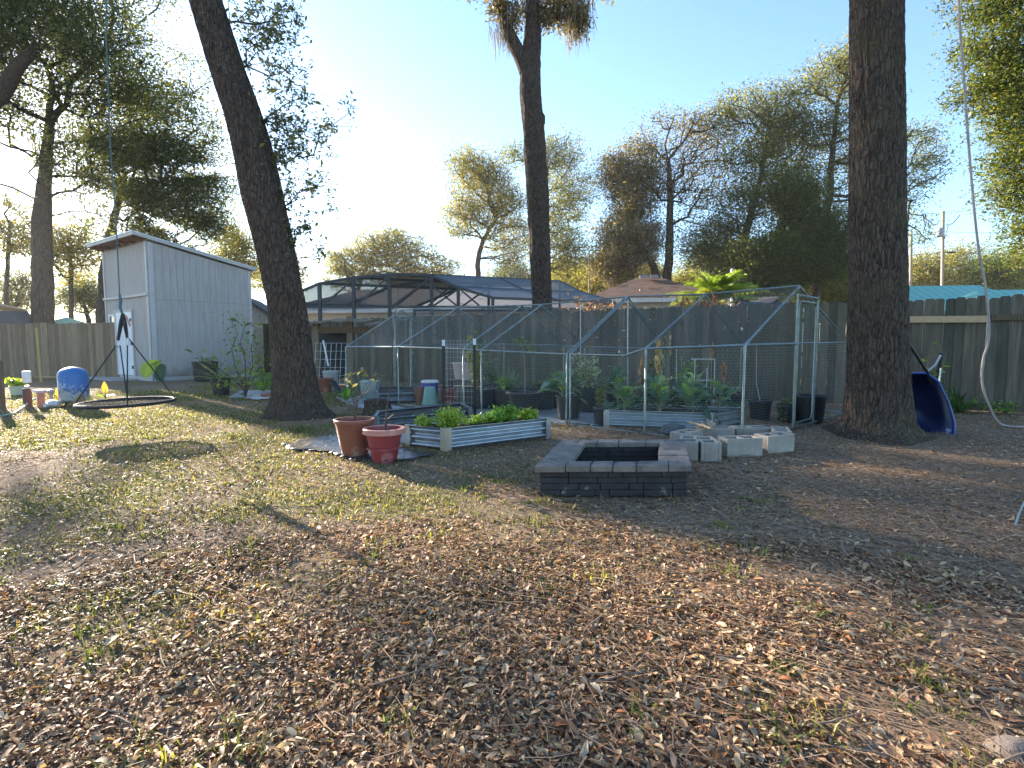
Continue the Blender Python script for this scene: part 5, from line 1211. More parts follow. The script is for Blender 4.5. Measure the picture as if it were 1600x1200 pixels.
dried(1131, 565, 585, 9.4, 'single rusty brown dead leaf standing over the back pot', [(.42, .17, .08)], 40, .018)
dried(1112, 535, 556, 8.9, 'small pale dry tuft hanging near the run corner', STR, 24, .015)
dried(1046, 515, 545, 9.0, 'pale dry seed head beside the arch of the run', STR, 40, .03)
# ------------------------------------------------------------------ raised beds of corrugated steel
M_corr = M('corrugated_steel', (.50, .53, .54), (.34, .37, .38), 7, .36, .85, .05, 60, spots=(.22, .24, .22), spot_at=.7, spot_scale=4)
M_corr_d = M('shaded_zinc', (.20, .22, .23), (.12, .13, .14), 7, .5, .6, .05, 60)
M_brk = M('tan_bracket', (.46, .38, .27), (.36, .29, .2), 12, .6, .1)
def bed(label, corners, h, mat, name='raised_bed', rings=3, brk=(0,), soil=.8, brkmat=None):
    C = [Vector((c[0], c[1], 0)) for c in corners]; root = thing(name, label, 'raised bed', C[0], 'corrugated steel garden beds'); n = len(C); ctr = sum(C, Vector())/n; m = 40
    for i in range(n):
        a, b = C[i], C[(i+1) % n]; d = (b-a).normalized(); nn = Vector((d.y, -d.x, 0)); nn = nn if nn.dot(a-ctr) > 0 else -nn; mb = MB(); vs = []
        for k in range(m+1):
            z = h*k/m; w_ = .018*math.cos(2*math.pi*rings*(k/m)+math.pi)
            if k > m-2: w_ = .02
            vs += [a+nn*w_+UP*z, b+nn*w_+UP*z]
        for k in range(m): mb.f.append((2*k, 2*k+1, 2*k+3, 2*k+2))
        mb.v = [tuple(q) for q in vs]; L0 = len(mb.v)
        mb.v += [tuple(Vector(q)-nn*.006) for q in mb.v[:L0]]
        for k in range(m): mb.f.append((L0+2*k+2, L0+2*k+3, L0+2*k+1, L0+2*k))
        mb.f.append((2*m, 2*m+1, L0+2*m+1, L0+2*m)); mb.build('panel', mat, root, True)
    for i in range(n):
        p0, p1, p2 = C[i-1], C[i], C[(i+1) % n]; mb = MB(); w_ = .055
        o = (p1-ctr).normalized()*.03
        for q in (p0, p2):
            d = (q-p1).normalized(); nn = Vector((d.y, -d.x, 0)); nn = nn if nn.dot(p1-ctr) > 0 else -nn
            s0 = p1+nn*.024; mb.prism([s0+UP*-.02, s0+d*w_-UP*.02, s0+d*w_+UP*(h+.004), s0+UP*(h+.004)], nn*.004)
        mb.tube([p1+o*.2-UP*.0, p1+o*.2+UP*(h+.003)], .024, 8)
        mb.build('corner_bracket', (brkmat or M_brk) if i in brk else mat, root)
    mb = MB(); q = [c+(ctr-c).normalized()*.03+UP*(h*soil) for c in C]; mb.sheet(q); mb.build('soil', M_soil, root); return root, C, ctr
A0, L_, R_ = gnd(697, 705), gnd(637, 698), gnd(857, 684)
FB, FC, fctr = bed('front steel bed full of bright feathery carrot tops and parsley', [A0, R_, R_+(L_-A0), L_], .25, M_corr)
A1, L1, R1 = gnd(1110, 673), gnd(946, 667), gnd(1161, 662)
bed('steel bed inside the run holding the big blue green collards', [A1, R1, R1+(L1-A1), L1], .24, M_corr, brk=(0,), brkmat=M_galv)
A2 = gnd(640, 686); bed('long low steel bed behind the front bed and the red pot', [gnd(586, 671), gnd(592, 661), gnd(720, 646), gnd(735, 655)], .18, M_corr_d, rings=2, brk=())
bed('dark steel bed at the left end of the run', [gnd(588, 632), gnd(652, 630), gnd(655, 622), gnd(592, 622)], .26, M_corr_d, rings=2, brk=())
mb = MB(); a, b = gnd(590, 672), gnd(640, 690)
mb.prism([gnd(592, 690), gnd(640, 697), gnd(646, 672), gnd(600, 668)], UP*.05); o_ = mb.build('plank_platform', M('grey_planks', (.36, .34, .31), (.24, .22, .2), 6, .85), None); tag(o_, 'pale grey boards lying between the red pot and the front bed', 'boards')
# greens of the front bed
e1, e2 = (FC[1]-FC[0]), (FC[3]-FC[0])
def feather(name, label, u, v, r, h, n, pal, leaf, group):
    c = FC[0]+e1*u+e2*v+UP*.2; rt = thing(name, label, 'plant', c, group); V, FA, C = [], [], []; mb = MB(); P = []
    for k in range(26):
        a = rng.uniform(0, 6.28); q = r*math.sqrt(rng.random()); hh = h*rng.uniform(.6, 1.1)*(1-.35*q/r); e = np.array(c)+np.array([q*math.cos(a), q*math.sin(a), hh]); mb.tube([c, (np.array(c)*.45+e*.55)+np.array([0, 0, hh*.1]), e], [.004, .003, .002], 4)
        k_ = n//26; w_ = rng.uniform(.35, 1.05, (k_, 1)); P.append(np.array(c)+(e-np.array(c))*w_+rng.normal(0, 1, (k_, 3))*np.array([r*.16, r*.16, h*.1]))
    mb.build('stem', M('green_stem', (.16, .22, .05), None, 6, .6, bump=0), rt)
    P = np.concatenate(P); v_, f_, c_ = leaf_quads(P, leaf, pick(pal, len(P)), .5); np_mesh('foliage', v_, f_, M_leaf_near, rt, col=c_)
feather('carrot_plant', 'small feathery carrot top at the left end of the front bed', .06, .78, .13, .16, 800, BR, .028, 'greens growing in the front bed')
feather('carrot_plant', 'tallest feathery yellow green carrot top behind the tan bracket', .13, .32, .17, .27, 1500, BR, .028, 'greens growing in the front bed')
feather('carrot_plant', 'feathery carrot top right behind the tallest one', .24, .6, .17, .24, 1300, BR, .028, 'greens growing in the front bed')
feather('carrot_plant', 'low darker feathery clump in the middle of the front bed', .42, .45, .16, .14, 900, PA, .028, 'greens growing in the front bed')
feather('parsley_plant', 'broad leaved parsley clump right of the bed middle', .60, .40, .18, .17, 620, PA, .05, 'greens growing in the front bed')
feather('parsley_plant', 'taller parsley clump near the right end of the front bed', .78, .55, .18, .22, 620, PA, .055, 'greens growing in the front bed')
feather('parsley_plant', 'last parsley clump hanging over the right end of the front bed', .93, .35, .13, .16, 420, BR, .055, 'greens growing in the front bed')
mb = MB(); mb.tube([FC[0]+e1*.02+e2*.5+UP*.23, FC[0]+e1*.3+e2*.2+UP*.24, FC[0]+e1*.65+e2*.25+UP*.235, FC[0]+e1*.97+e2*.5+UP*.23], .008, 6); o_ = mb.build('drip_hose', M_black, None); tag(o_, 'thin black drip hose lying along the front bed soil', 'hose')
# collards of the run bed and behind it
f1, f2 = R1-A1, L1-A1
for u, v, h, sp, n, lab in ((.25, .92, .40, .26, 14, 'collard at the left end of the run bed beside the herb pot'), (.55, .70, .52, .30, 16, 'tall collard with big upright leaves behind the middle run post'), (.2, .55, .40, .28, 14, 'collard low in the middle of the run bed'), (.6, .42, .55, .32, 18, 'largest blue green collard right of the middle run post'), (.25, .25, .36, .26, 13, 'collard whose leaves reach over the front rim of the run bed'), (.75, .16, .42, .28, 13, 'collard at the right end of the run bed')):
    c = A1+f1*u+f2*v; collard('collard_plant', lab, (c.x, c.y, .18), h, sp, n, COLL, 'collard plants in the run', .30, .18)
c = at(965, 620, 9.0); collard('collard_plant', 'tall stalky collard leaning at the back wall of the run', (c.x, c.y, 0), .95, .3, 12, COLL, 'collard plants in the run', .3, .17)
# ------------------------------------------------------------------ plastic sheets on the ground
def crumple(name, label, pts, mat, amp=.02, z=.012, res=26, cat='plastic sheet', seed=0):
    G_ = [gnd(*p) for p in pts]; xs = [q.x for q in G_]; ys = [q.y for q in G_]
    X, Y = np.meshgrid(np.linspace(min(xs), max(xs), res*2), np.linspace(min(ys), max(ys), res)); zz = gz(X, Y)+z+amp*np.abs(fbm(X*4, Y*7, seed+40, 3)-.45)*2
    ins = np.zeros(X.shape, bool); n = len(G_); wx = X+.08*(fbm(X*5, Y*5, seed+50)-.5); wy = Y+.08*(fbm(X*5, Y*5, seed+51)-.5)
    for i in range(n):
        a, b = G_[i], G_[i-1]; cr = ((a.y > wy) != (b.y > wy)) & (wx < (b.x-a.x)*(wy-a.y)/(b.y-a.y+1e-9)+a.x); ins ^= cr
    r_, c_ = X.shape; FA = []
    for i in range(r_-1):
        for j in range(c_-1):
            if ins[i, j] and ins[i+1, j] and ins[i, j+1] and ins[i+1, j+1]: a = i*c_+j; FA.append((a, a+1, a+c_+1, a+c_))
    FA = np.array(FA); used, inv = np.unique(FA, return_inverse=True); V = np.stack([X, Y, zz], -1).reshape(-1, 3)[used]
    o_ = np_mesh(name, V, inv.reshape(FA.shape), mat, smooth=True); sm = o_.modifiers.new('thickness', 'SOLIDIFY'); sm.thickness = .002; tag(o_, label, cat)
M_sheet = M('black_weed_sheet', (.035, .036, .04), (.016, .016, .018), 6, .36, 0, .4, 14, spots=(.16, .135, .11), spot_at=.66, spot_scale=7)
M_sheetw = M('pale_weed_sheet', (.36, .37, .39), (.2, .2, .21), 5, .4, 0, .4, 14, spots=(.3, .24, .18), spot_at=.62, spot_scale=6)
crumple('plastic_sheet', 'crumpled black plastic sheet under the terracotta and red pots', [(440, 694), (470, 688), (515, 684), (540, 676), (590, 690), (640, 704), (690, 711), (650, 722), (600, 727), (540, 722), (500, 710), (450, 704)], M_sheet, .05)
crumple('plastic_sheet', 'pale plastic sheet on the ground left of the leaning trunk', [(352, 622), (372, 612), (430, 610), (440, 622), (400, 627)], M_sheetw, .04, seed=3)
crumple('plastic_sheet', 'grey ground cloth showing between the pots inside the run', [(690, 650), (740, 640), (960, 640), (940, 668), (890, 664), (780, 655)], M_sheetw, .02, seed=5)
crumple('plastic_sheet', 'strip of pale sheet in the grass left of the run', [(520, 622), (560, 620), (640, 640), (600, 646), (545, 636)], M_sheetw, .03, seed=6)
mb = MB(); c = gnd(417, 621); mb.box((c.x, c.y, .05), (.22, .11, .07), .2); o_ = mb.build('clay_brick', M('red_brick', (.36, .13, .08), (.28, .1, .07), 12, .9), None, bevel=.006); tag(o_, 'single red brick holding down the pale sheet by the leaning trunk', 'brick')
# ------------------------------------------------------------------ fire pit and block ring
M_stone = M('dark_wall_block', (.044, .038, .036), (.022, .019, .0185), 9, .85, 0, .9, 34, spots=(.20, .18, .16), spot_at=.68, spot_scale=9)
M_cap = M('weathered_cap_block', (.25, .205, .165), (.12, .10, .085), 7, .85, 0, .7, 30, spots=(.09, .08, .075), spot_at=.6, spot_scale=6)
def firepit():
    A = Vector((.205, 3.93, 0)); ex = Vector((1.12, .02, 0)); ey = Vector((.30, 1.05, 0)); root = thing('fire_pit', 'square dark stacked stone fire pit with a pale flat cap', 'fire pit', A)
    rd = random.Random(4); H = [.0, .048, .098, .145, .19]; t = .115; wl = MB(); dx = ex.normalized(); dy = ey.normalized()
    def side(o, d, L, inn):
        for k in range(4):
            x = 0; z0, z1 = H[k]+.0015, H[k+1]-.0015
            while x < L-.01:
                w_ = rd.choice([.11, .16, .22, .26, .30]); w_ = min(w_, L-x); w_ = L-x if L-x-w_ < .07 else w_; p = rd.uniform(-.007, .007)
                a = o+d*(x+.002)-inn*p; wl.prism([a+UP*z0, a+d*(w_-.004)+UP*z0, a+d*(w_-.004)+UP*z1, a+UP*z1], inn*(t+p)); x += w_
    side(A+ex*0, dx, ex.length, dy); side(A+ey-dy*t, dx, ex.length, dy); side(A+dy*(t+.004), dy, ey.length-2*t-.008, dx); side(A+ex-dx*t+dy*(t+.004), dy, ey.length-2*t-.008, dx)
    wl.build('wall', M_stone, root, bevel=.005)
    core = MB(); q = A+ex*.5+ey*.5; core.prism([A+dx*.15+dy*.15+UP*.01, A+ex-dx*.15+dy*.15+UP*.01, A+ex+ey-dx*.15-dy*.15+UP*.01, A+ey+dx*.15-dy*.15+UP*.01], UP*.02); core.build('ash_bed', M('ash', (.06, .055, .05), (.03, .027, .025), 12, .95), root)
    cw = .25; oh = .03; z0 = .192; B = A-dx*oh-dy*oh; Lx = ex.length+2*oh; Ly = ey.length+2*oh
    def cap(o, d, L, inn, n, cw):
        x = 0; ws = [rd.uniform(.7, 1.3) for _ in range(n)]; s_ = L/sum(ws)
        for w_ in ws:
            w_ *= s_; p = rd.uniform(-.008, .006); tz = rd.uniform(-.003, .004); mb = MB(); a = o+d*(x+.0025)+inn*p
            mb.prism([a+UP*z0, a+d*(w_-.005)+UP*z0, a+d*(w_-.005)+UP*(z0+.048+tz), a+UP*(z0+.048+tz)], inn*(cw-.004)); mb.build('cap_stone', M_cap, root, bevel=.006); x += w_
    cf = .165; cap(B, dx, Lx, dy, 6, cf); cap(B+dy*(Ly-cf), dx, Lx, dy, 6, cf); cap(B+dy*(cf+.003), dy, Ly-2*cf-.006, dx, 4, cw); cap(B+dx*(Lx-cw)+dy*(cf+.003), dy, Ly-2*cf-.006, dx, 4, cw)
    # leaf bits on the cap
    P = np.array([tuple(B+dx*rd.uniform(.02, .23)+dy*rd.uniform(.05, Ly)+UP*.246) for _ in range(26)]+[tuple(B+dx*rd.uniform(.1, Lx)+dy*rd.uniform(.02, .2)+UP*.246) for _ in range(10)])
    v, f, c = leaf_quads(P, .03, pick([(.12, .08, .05), (.3, .2, .12), (.07, .05, .04)], len(P)), .5); v[:, 2] = .246+np.abs(v[:, 2]-.246)*.3; o_ = np_mesh('fallen_leaves', v, f, M_litter, root, col=c); o_['kind'] = 'stuff'
firepit()
M_cmu = M('concrete_block', (.36, .325, .275), (.25, .225, .19), 9, .92, 0, .6, 90, spots=(.24, .23, .2), spot_at=.68, spot_scale=5)
def cinder(px, py, rz, label, z=0, d=None, onside=False):
    c = gnd(px, py) if d is None else Vector(((px-800)/F*d, d, 0)); root = thing('concrete_block', label, 'concrete block', (c.x, c.y, z), 'concrete blocks laid in a ring'); w, dp, h = .39, .19, .19
    x = Vector((math.cos(rz), math.sin(rz), 0)); y = Vector((-x.y, x.x, 0)); mb = MB(); o = Vector((c.x, c.y, z)); t = .032
    for s_ in (-1, 1): mb.box(o+y*s_*(dp/2-t/2)+UP*h/2, (w, t, h), rz)
    for u in (-1, 0, 1): mb.box(o+x*u*(w/2-t/2)+UP*(h/2-.001), (t, dp-2*t, h-.002), rz)
    mb.build('shell', M_cmu, root, bevel=.005); return root
for px, d, rz, lab in ((1108, 5.30, 1.45, 'concrete block standing end on at the front left of the ring'), (1160, 5.42, .16, 'middle front concrete block of the ring'), (1214, 5.62, .42, 'right front concrete block of the ring nearest the big trunk'),
                       (1224, 5.95, 1.2, 'concrete block closing the right end of the ring under the run corner'), (1175, 6.14, .02, 'back right concrete block of the ring'), (1120, 6.10, -.1, 'back left concrete block of the ring'), (1076, 5.82, .75, 'left concrete block of the ring with open cores behind the fire pit'), (1080, 5.36, 1.2, 'concrete block touching the fire pit corner')):
    cinder(px, 0, rz, lab, 0, d)
mb = MB()
for k in range(9): a = rng.uniform(0, 3.1); q = at(1096, 662, 6.05)+Vector((rng.normal(0, .1), rng.normal(0, .08), 0)); q.z = .205+rng.random()*.03; mb.tube([q-Vector((math.cos(a), math.sin(a), 0))*.13, q+Vector((math.cos(a), math.sin(a), .1))*.13], .012, 6)
o_ = mb.build('sticks', M('cut_wood', (.42, .32, .2), (.25, .17, .1), 20, .8), None); tag(o_, 'small heap of broken sticks on the back of the block ring', 'sticks')
mb = MB(); c = gnd(1052, 680); mb.lathe((c.x, c.y, 0), [(.16, 0), (.19, .05), (.13, .12), (.03, .15)], 14, .12); o_ = mb.build('lichen_rock', M('dark_rock', (.13, .14, .13), (.06, .06, .06), 18, .95, 0, .9, 30), None, True); tag(o_, 'lumpy dark rock between the run bed and the block ring', 'rock')
mb = MB(); c = gnd(1592, 1182); mb.lathe((c.x, c.y, -.01), [(.05, 0), (.06, .02), (.04, .045), (.01, .055)], 12, .15, 1.4, .9); o_ = mb.build('stone', M('grey_stone', (.19, .15, .12), (.12, .095, .08), 14, .9, 0, .8, 40), None, True); tag(o_, 'small grey brown stone in the bottom right corner', 'stone')
# ------------------------------------------------------------------ wheelbarrow leaning behind the big trunk
def barrow():
    Y = 6.75; root = thing('wheelbarrow', 'blue wheelbarrow tipped up on its nose behind the thick right trunk', 'wheelbarrow', (at(1440, 690, Y).x, Y, 0))
    rim = [(1380, 588), (1420, 583), (1448, 583), (1466, 596), (1482, 628), (1491, 660), (1491, 678), (1480, 688), (1456, 690), (1430, 690), (1400, 688), (1384, 660), (1376, 620)]
    tilt = lambda py: (690-py)/105*.22
    out = [at(a, b, Y-.12+tilt(b)) for a, b in rim]; c = sum(out, Vector())/len(out); back = Vector((-.05, .42, .10)); mb = MB(); n = len(out)
    L = []
    for k, s_ in ((0, 1.0), (.35, .92), (.7, .78), (1.0, .55)): L.append([c+(q-c)*s_+back*k for q in out])
    vs = [q for r in L for q in r]; fs = [(r*n+i, r*n+(i+1) % n, (r+1)*n+(i+1) % n, (r+1)*n+i) for r in range(3) for i in range(n)]+[tuple(3*n+i for i in range(n))]
    mb.add(vs, fs); o = mb.build('tray', M('shaded_blue_tray', (.006, .012, .06), (.004, .008, .04), 4, .35, 0, .1, 20, spots=(.25, .3, .45), spot_at=.7, spot_scale=5), root, True)  # near-black blue: the shade inside the tray is put into its colour
    so_ = o.modifiers.new('thickness', 'SOLIDIFY'); so_.thickness = .008
    mb = MB(); mb.tube(out+[out[0]], .014, 8, cap=False); mb.build('rim', M('blue_rim', (.03, .075, .30), (.02, .05, .22), 4, .35), o, True)
    hb = M('black_grip', (.012, .012, .013), None, 5, .5)
    for pts in ([(1410, 516, -.02), (1421, 538, 0), (1450, 583, .0), (1454, 600, .05)], [(1469, 560, .25), (1466, 590, .28), (1458, 625, .28)]):
        mb = MB(); P = [at(a, b, Y+.1+e) for a, b, e in pts]; mb.tube(P, .020, 8); h_ = mb.build('handle', hb, root, True)
        mb = MB(); mb.tube([P[0]-(P[1]-P[0])*.3, P[0]+(P[1]-P[0])*.75], .028, 10); mb.build('grip', hb, h_, True)
    mb = MB(); mb.tube([at(1447, 582, Y+.2), at(1462, 570, Y+.28), at(1470, 555, Y+.32)], .013, 6); mb.tube([at(1466, 612, Y+.25), at(1470, 575, Y+.3)], .011, 6); mb.build('leg', M_galv, root, True)
    mb = MB(); mb.lathe((0, 0, 0), [(.05, -.035), (.13, -.04), (.155, -.02), (.155, .02), (.13, .04), (.05, .035)], 24)
    wc = at(1415, 640, Y+.55); mb.v = [tuple(Vector((v[2], v[0], v[1]))+wc) for v in mb.v]; mb.build('wheel', M_black, root, True)
barrow()
q = on_fence(1497, 632, .35); rt = thing('strap_leaf_plant', 'green strap leaved plant at the fence foot beside the wheelbarrow', 'plant', (q.x, q.y, 0)); grassy(46, .55, .05, [(.06, .12, .04), (.10, .17, .06), (.14, .2, .08)], .95)(rt, (q.x, q.y, .02), 1)
q = on_fence(1462, 600, .3); rt = thing('strap_leaf_plant', 'taller green plant between the wheelbarrow grip and the fence', 'plant', (q.x, q.y, 0)); bushy(120, 1.0, .16, .11, PA, .3)(rt, (q.x, q.y, .02), 1)
q = on_fence(1570, 640, .2); rt = thing('low_weed', 'low green weeds along the fence foot right of the rope', 'weed', (q.x, q.y, 0)); bushy(160, .22, .45, .07, PA, .4)(rt, (q.x, q.y, .02), 1)
# the pale rope at the right
Y = 7.2; mb = MB(); pts = [(1492, -260), (1498, 0), (1506, 120), (1517, 270), (1528, 380), (1540, 450), (1545, 500), (1544, 535), (1537, 558), (1534, 585), (1537, 610), (1548, 640), (1560, 660)]
P = [at(a, b, Y) for a, b in pts]; P += [gnd(1575, 668)+UP*.02, gnd(1600, 669)+UP*.02, gnd(1660, 664)+UP*.02]
sm = []
for i in range(len(P)-1):
    p0, p1, p2, p3 = P[max(0, i-1)], P[i], P[i+1], P[min(len(P)-1, i+2)]
    for k in range(8): u = k/8; sm.append(.5*((2*p1)+(p2-p0)*u+(2*p0-5*p1+4*p2-p3)*u*u+(3*p1-p0-3*p2+p3)*u**3))
mb.tube(sm, .0145, 8); o_ = mb.build('hanging_rope', M('pale_rope', (.42, .37, .33), (.3, .26, .23), 30, .85, 0, .8, 90, (1, 1, .4)), None, True); tag(o_, 'long pale rope hanging from above and curling onto the ground at right', 'rope')
# ------------------------------------------------------------------ web swing
def swing():
    Y = 6.6; c = at(199, 628.5, Y); Rr = 63.5*Y/F; root = thing('web_swing', 'round black net saucer swing hanging from a rope before the shed', 'swing', c); blk = M('swing_webbing', (.014, .014, .016), None, 20, .7)
    mb = MB(); ring = [c+Vector((math.cos(a)*Rr, math.sin(a)*Rr, .012*math.sin(a+1))) for a in np.linspace(0, 2*np.pi, 49)]
    mb.tube(ring, .021, 10, cap=False); mb.build('ring', blk, root, True)
    mb = MB(); k = 11
    for i in range(-k, k+1):
        x = Rr*i/(k+.5); h = math.sqrt(Rr*Rr-x*x)
        for A_, B_ in (((x, -h), (x, h)), ((-h, x), (h, x))):
            pp = [Vector((A_[0]*(1-u)+B_[0]*u, A_[1]*(1-u)+B_[1]*u, 0)) for u in np.linspace(0, 1, 9)]
            mb.tube([c+p_+UP*(-.045*(1-(p_.length/Rr)**2)) for p_ in pp], .0042, 5)
    mb.build('net', blk, root)
    hub = at(191, 490, Y); kn = at(187.5, 477, Y)
    for (a0, px, py, via) in ((math.pi*.98, 184, 530, (181, 540)), (-math.pi*.5, 200, 530, (199, 540)), (0.02, 197, 522, (199, 526)), (math.pi*.5, 187, 530, (187.5, 540))):
        a0 += .627; e = c+Vector((math.cos(a0)*Rr, math.sin(a0)*Rr, .02)); v = at(*via, Y); mb = MB(); mb.tube([v, e], .0072, 6); mb.build('cord', blk, root)
    for pts in ([(192, 490), (189, 505), (184.5, 532)], [(192, 490), (195, 505), (199, 528)]):
        mb = MB(); q = [at(a, b, Y) for a, b in pts]; mb.tube(q, [.018, .024, .016], 8); mb.build('strap', blk, root)
    mb = MB(); mb.tube([at(199, 520, Y), at(196.5, 530, Y), at(198, 541, Y), at(201, 541, Y), at(201.5, 530, Y), at(199, 520, Y)], .005, 6); mb.build('carabiner', M_galv, root, True)
    mb = MB(); mb.tube([at(165, -120, Y), at(166, 60, Y), at(172, 220, Y), at(182, 360, Y), at(187, 462, Y)], .0075, 6); mb.build('rope', M('blue_grey_rope', (.10, .17, .18), (.06, .1, .11), 60, .8), root)
    mb = MB(); mb.tube([at(187, 460, Y), at(188.5, 470, Y), at(187.5, 480, Y), at(191, 490, Y)], [.012, .018, .016, .012], 8); mb.build('knot', M('teal_rope', (.06, .16, .20), (.04, .1, .13), 60, .8), root)
    mb = MB(); q = [at(194, 491, Y-.02), at(198, 493, Y-.02), at(204.5, 507, Y-.03), at(202.5, 512, Y-.03)]; mb.prism(q, Vector((0, .003, 0))); mb.build('tag', M('red_white_tag', (.55, .30, .26), (.10, .07, .07), 9, .6, 0, 0), root)
swing()
# ------------------------------------------------------------------ well tank and pipes, left
c = gnd(117, 635); c.z = 0; rt = thing('pressure_tank', 'squat blue well tank with peeling white patches in the grass', 'tank', c); w_ = 19.5*c.y/F
hh = 62*c.y/F
m, t, o = nt('peeling_blue_paint'); p = t.nodes.new('ShaderNodeBsdfPrincipled'); t.links.new(p.outputs[0], o.inputs[0]); v = coords(t)
gr = t.nodes.new('ShaderNodeSeparateXYZ'); t.links.new(v, gr.inputs[0]); fac = math_(t, 'ADD', noise(t, v, 22, 6, .7), math_(t, 'SUBTRACT', math_(t, 'MULTIPLY', math_(t, 'SUBTRACT', .40, gr.outputs[2]), .55), math_(t, 'MULTIPLY', gr.outputs[0], .30)))
t.links.new(mixc(t, ramp(t, fac, [(.50, (0, 0, 0)), (.55, (1, 1, 1))]), (.022, .13, .36), (.33, .35, .33)), p.inputs['Base Color']); p.inputs['Roughness'].default_value = .45
mb = MB(); pr = [(w_*.75, .10), (w_*.93, .12), (w_, .18), (w_*.985, .22), (w_, .24), (w_, hh*.45), (w_*1.012, hh*.455), (w_*1.012, hh*.475), (w_, hh*.48), (w_, hh*.80)]+[(w_*math.cos(a), hh*.80+hh*.2*math.sin(a)) for a in (.35, .7, 1.0, 1.25, 1.45)]
mb.lathe(c, pr, 36); mb.build('body', m, rt, True); mb = MB(); mb.lathe(c, [(w_*.62, 0), (w_*.62, .11)], 24); mb.build('base', M('rust_brown', (.12, .07, .05), (.07, .045, .035), 12, .9), rt, True)
def vpipe(name, label, px, by, ty, wpx, mat, cap=None, cat='pipe'):
    c = gnd(px, by); s_ = c.y/F; r = wpx/2*s_; rt = thing(name, label, cat, c, 'well pipes left of the blue tank'); top = at(px, ty, c.y).z; mb = MB(); mb.lathe(c, [(r, 0), (r, top-.01), (r*.9, top)], 18); mb.build('pipe', mat, rt, True); return rt, c, s_, r, top
rt, c, s_, r, top = vpipe('vent_pipe', 'rusty brown standpipe topped by a white plastic cap', 44, 637, 607, 11, M('rust_pipe', (.15, .075, .055), (.09, .05, .04), 10, .85))
mb = MB(); mb.lathe(c+UP*top, [(.035, -.01), (.035, .05)], 12); z0 = at(44, 598, c.y).z; z1 = at(44, 580, c.y).z; mb2 = MB(); mb2.lathe((c.x+.01, c.y, z0), [(.058, 0), (.062, .01), (.062, z1-z0-.01), (.055, z1-z0)], 18); mb.build('fitting', M_galv, rt, True); mb2.build('cap', M_white_pl, rt, True)
rt, c, s_, r, top = vpipe('well_casing', 'orange well casing with a pale flat lid', 65, 638, 613, 9.5, M('orange_pvc', (.62, .20, .11), (.5, .16, .09), 7, .5))
mb = MB(); mb.lathe(c+UP*(top-.005), [(r*1.5, 0), (r*1.55, .02), (r*1.3, .05), (r*.4, .055)], 18); mb.tube([c+UP*(top+.03)+Vector((-.16, 0, 0)), c+UP*(top+.035)], .0135, 8); mb.build('lid', M('pale_pink_cap', (.62, .48, .44), (.5, .4, .36), 7, .6), rt, True)
rt = thing('pvc_pipe', 'white plastic pipe with a fat valve joint lying before the blue tank', 'pipe', gnd(85, 638), 'well pipes left of the blue tank'); a, b = gnd(70, 639)+UP*.06, gnd(112, 634)+UP*.1
mb = MB(); mb.tube([a, a.lerp(b, .5), b], .035, 12); mb.build('pipe', M_white_pl, rt, True); mb = MB(); q = a.lerp(b, .33); mb.tube([q-Vector((.14, 0, .01)), q-Vector((.07, 0, 0)), q, q+Vector((.09, 0, .005))], [.045, .07, .075, .045], 12); mb.lathe(q+Vector((0, -.06, -.03)), [(.03, 0), (.05, .02), (.05, .09), (.02, .1)], 12); mb.build('valve', M_white_pl, rt, True)
c = gnd(81, 632); rt = thing('grey_fitting', 'small grey spigot between the orange casing and the tank', 'spigot', c, 'well pipes left of the blue tank'); mb = MB(); mb.tube([c, c+UP*.22, c+UP*.25+Vector((-.1, 0, 0))], .025, 8); mb.lathe(c+UP*.2, [(.03, 0), (.06, .02), (.06, .07), (.02, .09)], 10); mb.build('body', M('grey_pvc', (.30, .31, .32), None, 6, .5), rt, True)
mb = MB(); mb.tube([gnd(-60, 668)+UP*.03, gnd(0, 653)+UP*.03, gnd(22, 649)+UP*.03, gnd(38, 640)+UP*.05, gnd(46, 636)+UP*.1, gnd(56, 634)+UP*.13], .016, 8); o_ = mb.build('garden_hose', M('mint_hose', (.28, .44, .36), (.22, .36, .3), 6, .5), None, True); tag(o_, 'pale green hose snaking in from the left edge to the well', 'hose')
mb = MB(); mb.tube([gnd(1586, 826)+UP*.02, gnd(1591, 812)+UP*.035, gnd(1600, 790)+UP*.03, gnd(1640, 770)+UP*.02], .006, 8); o_ = mb.build('garden_hose', M('pale_blue_hose', (.28, .36, .35), (.2, .27, .27), 6, .5), None, True); tag(o_, 'short piece of pale blue hose in the leaves at the right edge', 'hose')
# plants near the shed
pot(28, 617, 21, 14, 'pale green pot of lime leaved plant near the left fence', M('pale_green_pot', (.46, .50, .36), (.36, .4, .28), 6, .6), .85, bushy(150, .20, .20, .11, BR, .7, nb=8), group=None)
def bigleaf(name, label, px, by, leaves, pal, stemc=(.2, .25, .1), cat='plant'):
    c = gnd(px, by); rt = thing(name, label, cat, c); V, FA, C = [], [], []; mb = MB()
    for lx, ly, L, W, dr, cc in leaves:
        e = at(lx, ly, c.y-.05); mb.tube([c, c.lerp(e, .5)+UP*.03, e], [.012, .01, .007], 6)
        pal_leaf(V, FA, C, np.array(e)-np.array(dr)*L*.3/np.linalg.norm(dr), dr, L, W, cc, .15, .1, 8, .02, side=(.82, .5, rng.normal(0, .3)))
    mb.build('stem', M(name+'_stem', stemc, None, 6, .6, bump=0), rt, True); np_mesh('leaves', np.array(V), np.array(FA), M_leaf_near, rt, col=np.array(C), smooth=True)
bigleaf('elephant_ear_plant', 'elephant ear plant with one glowing lime leaf by the shed wall', 248, 600, [(236, 570, .55, .46, (-.25, -.35, -.8), (.34, .42, .04)), (242, 566, .42, .36, (.6, -.3, .3), (.25, .36, .05)), (249, 578, .50, .40, (.35, -.3, -.8), (.045, .10, .05)), (252, 590, .3, .25, (.5, -.5, -.3), (.07, .13, .05))], None)
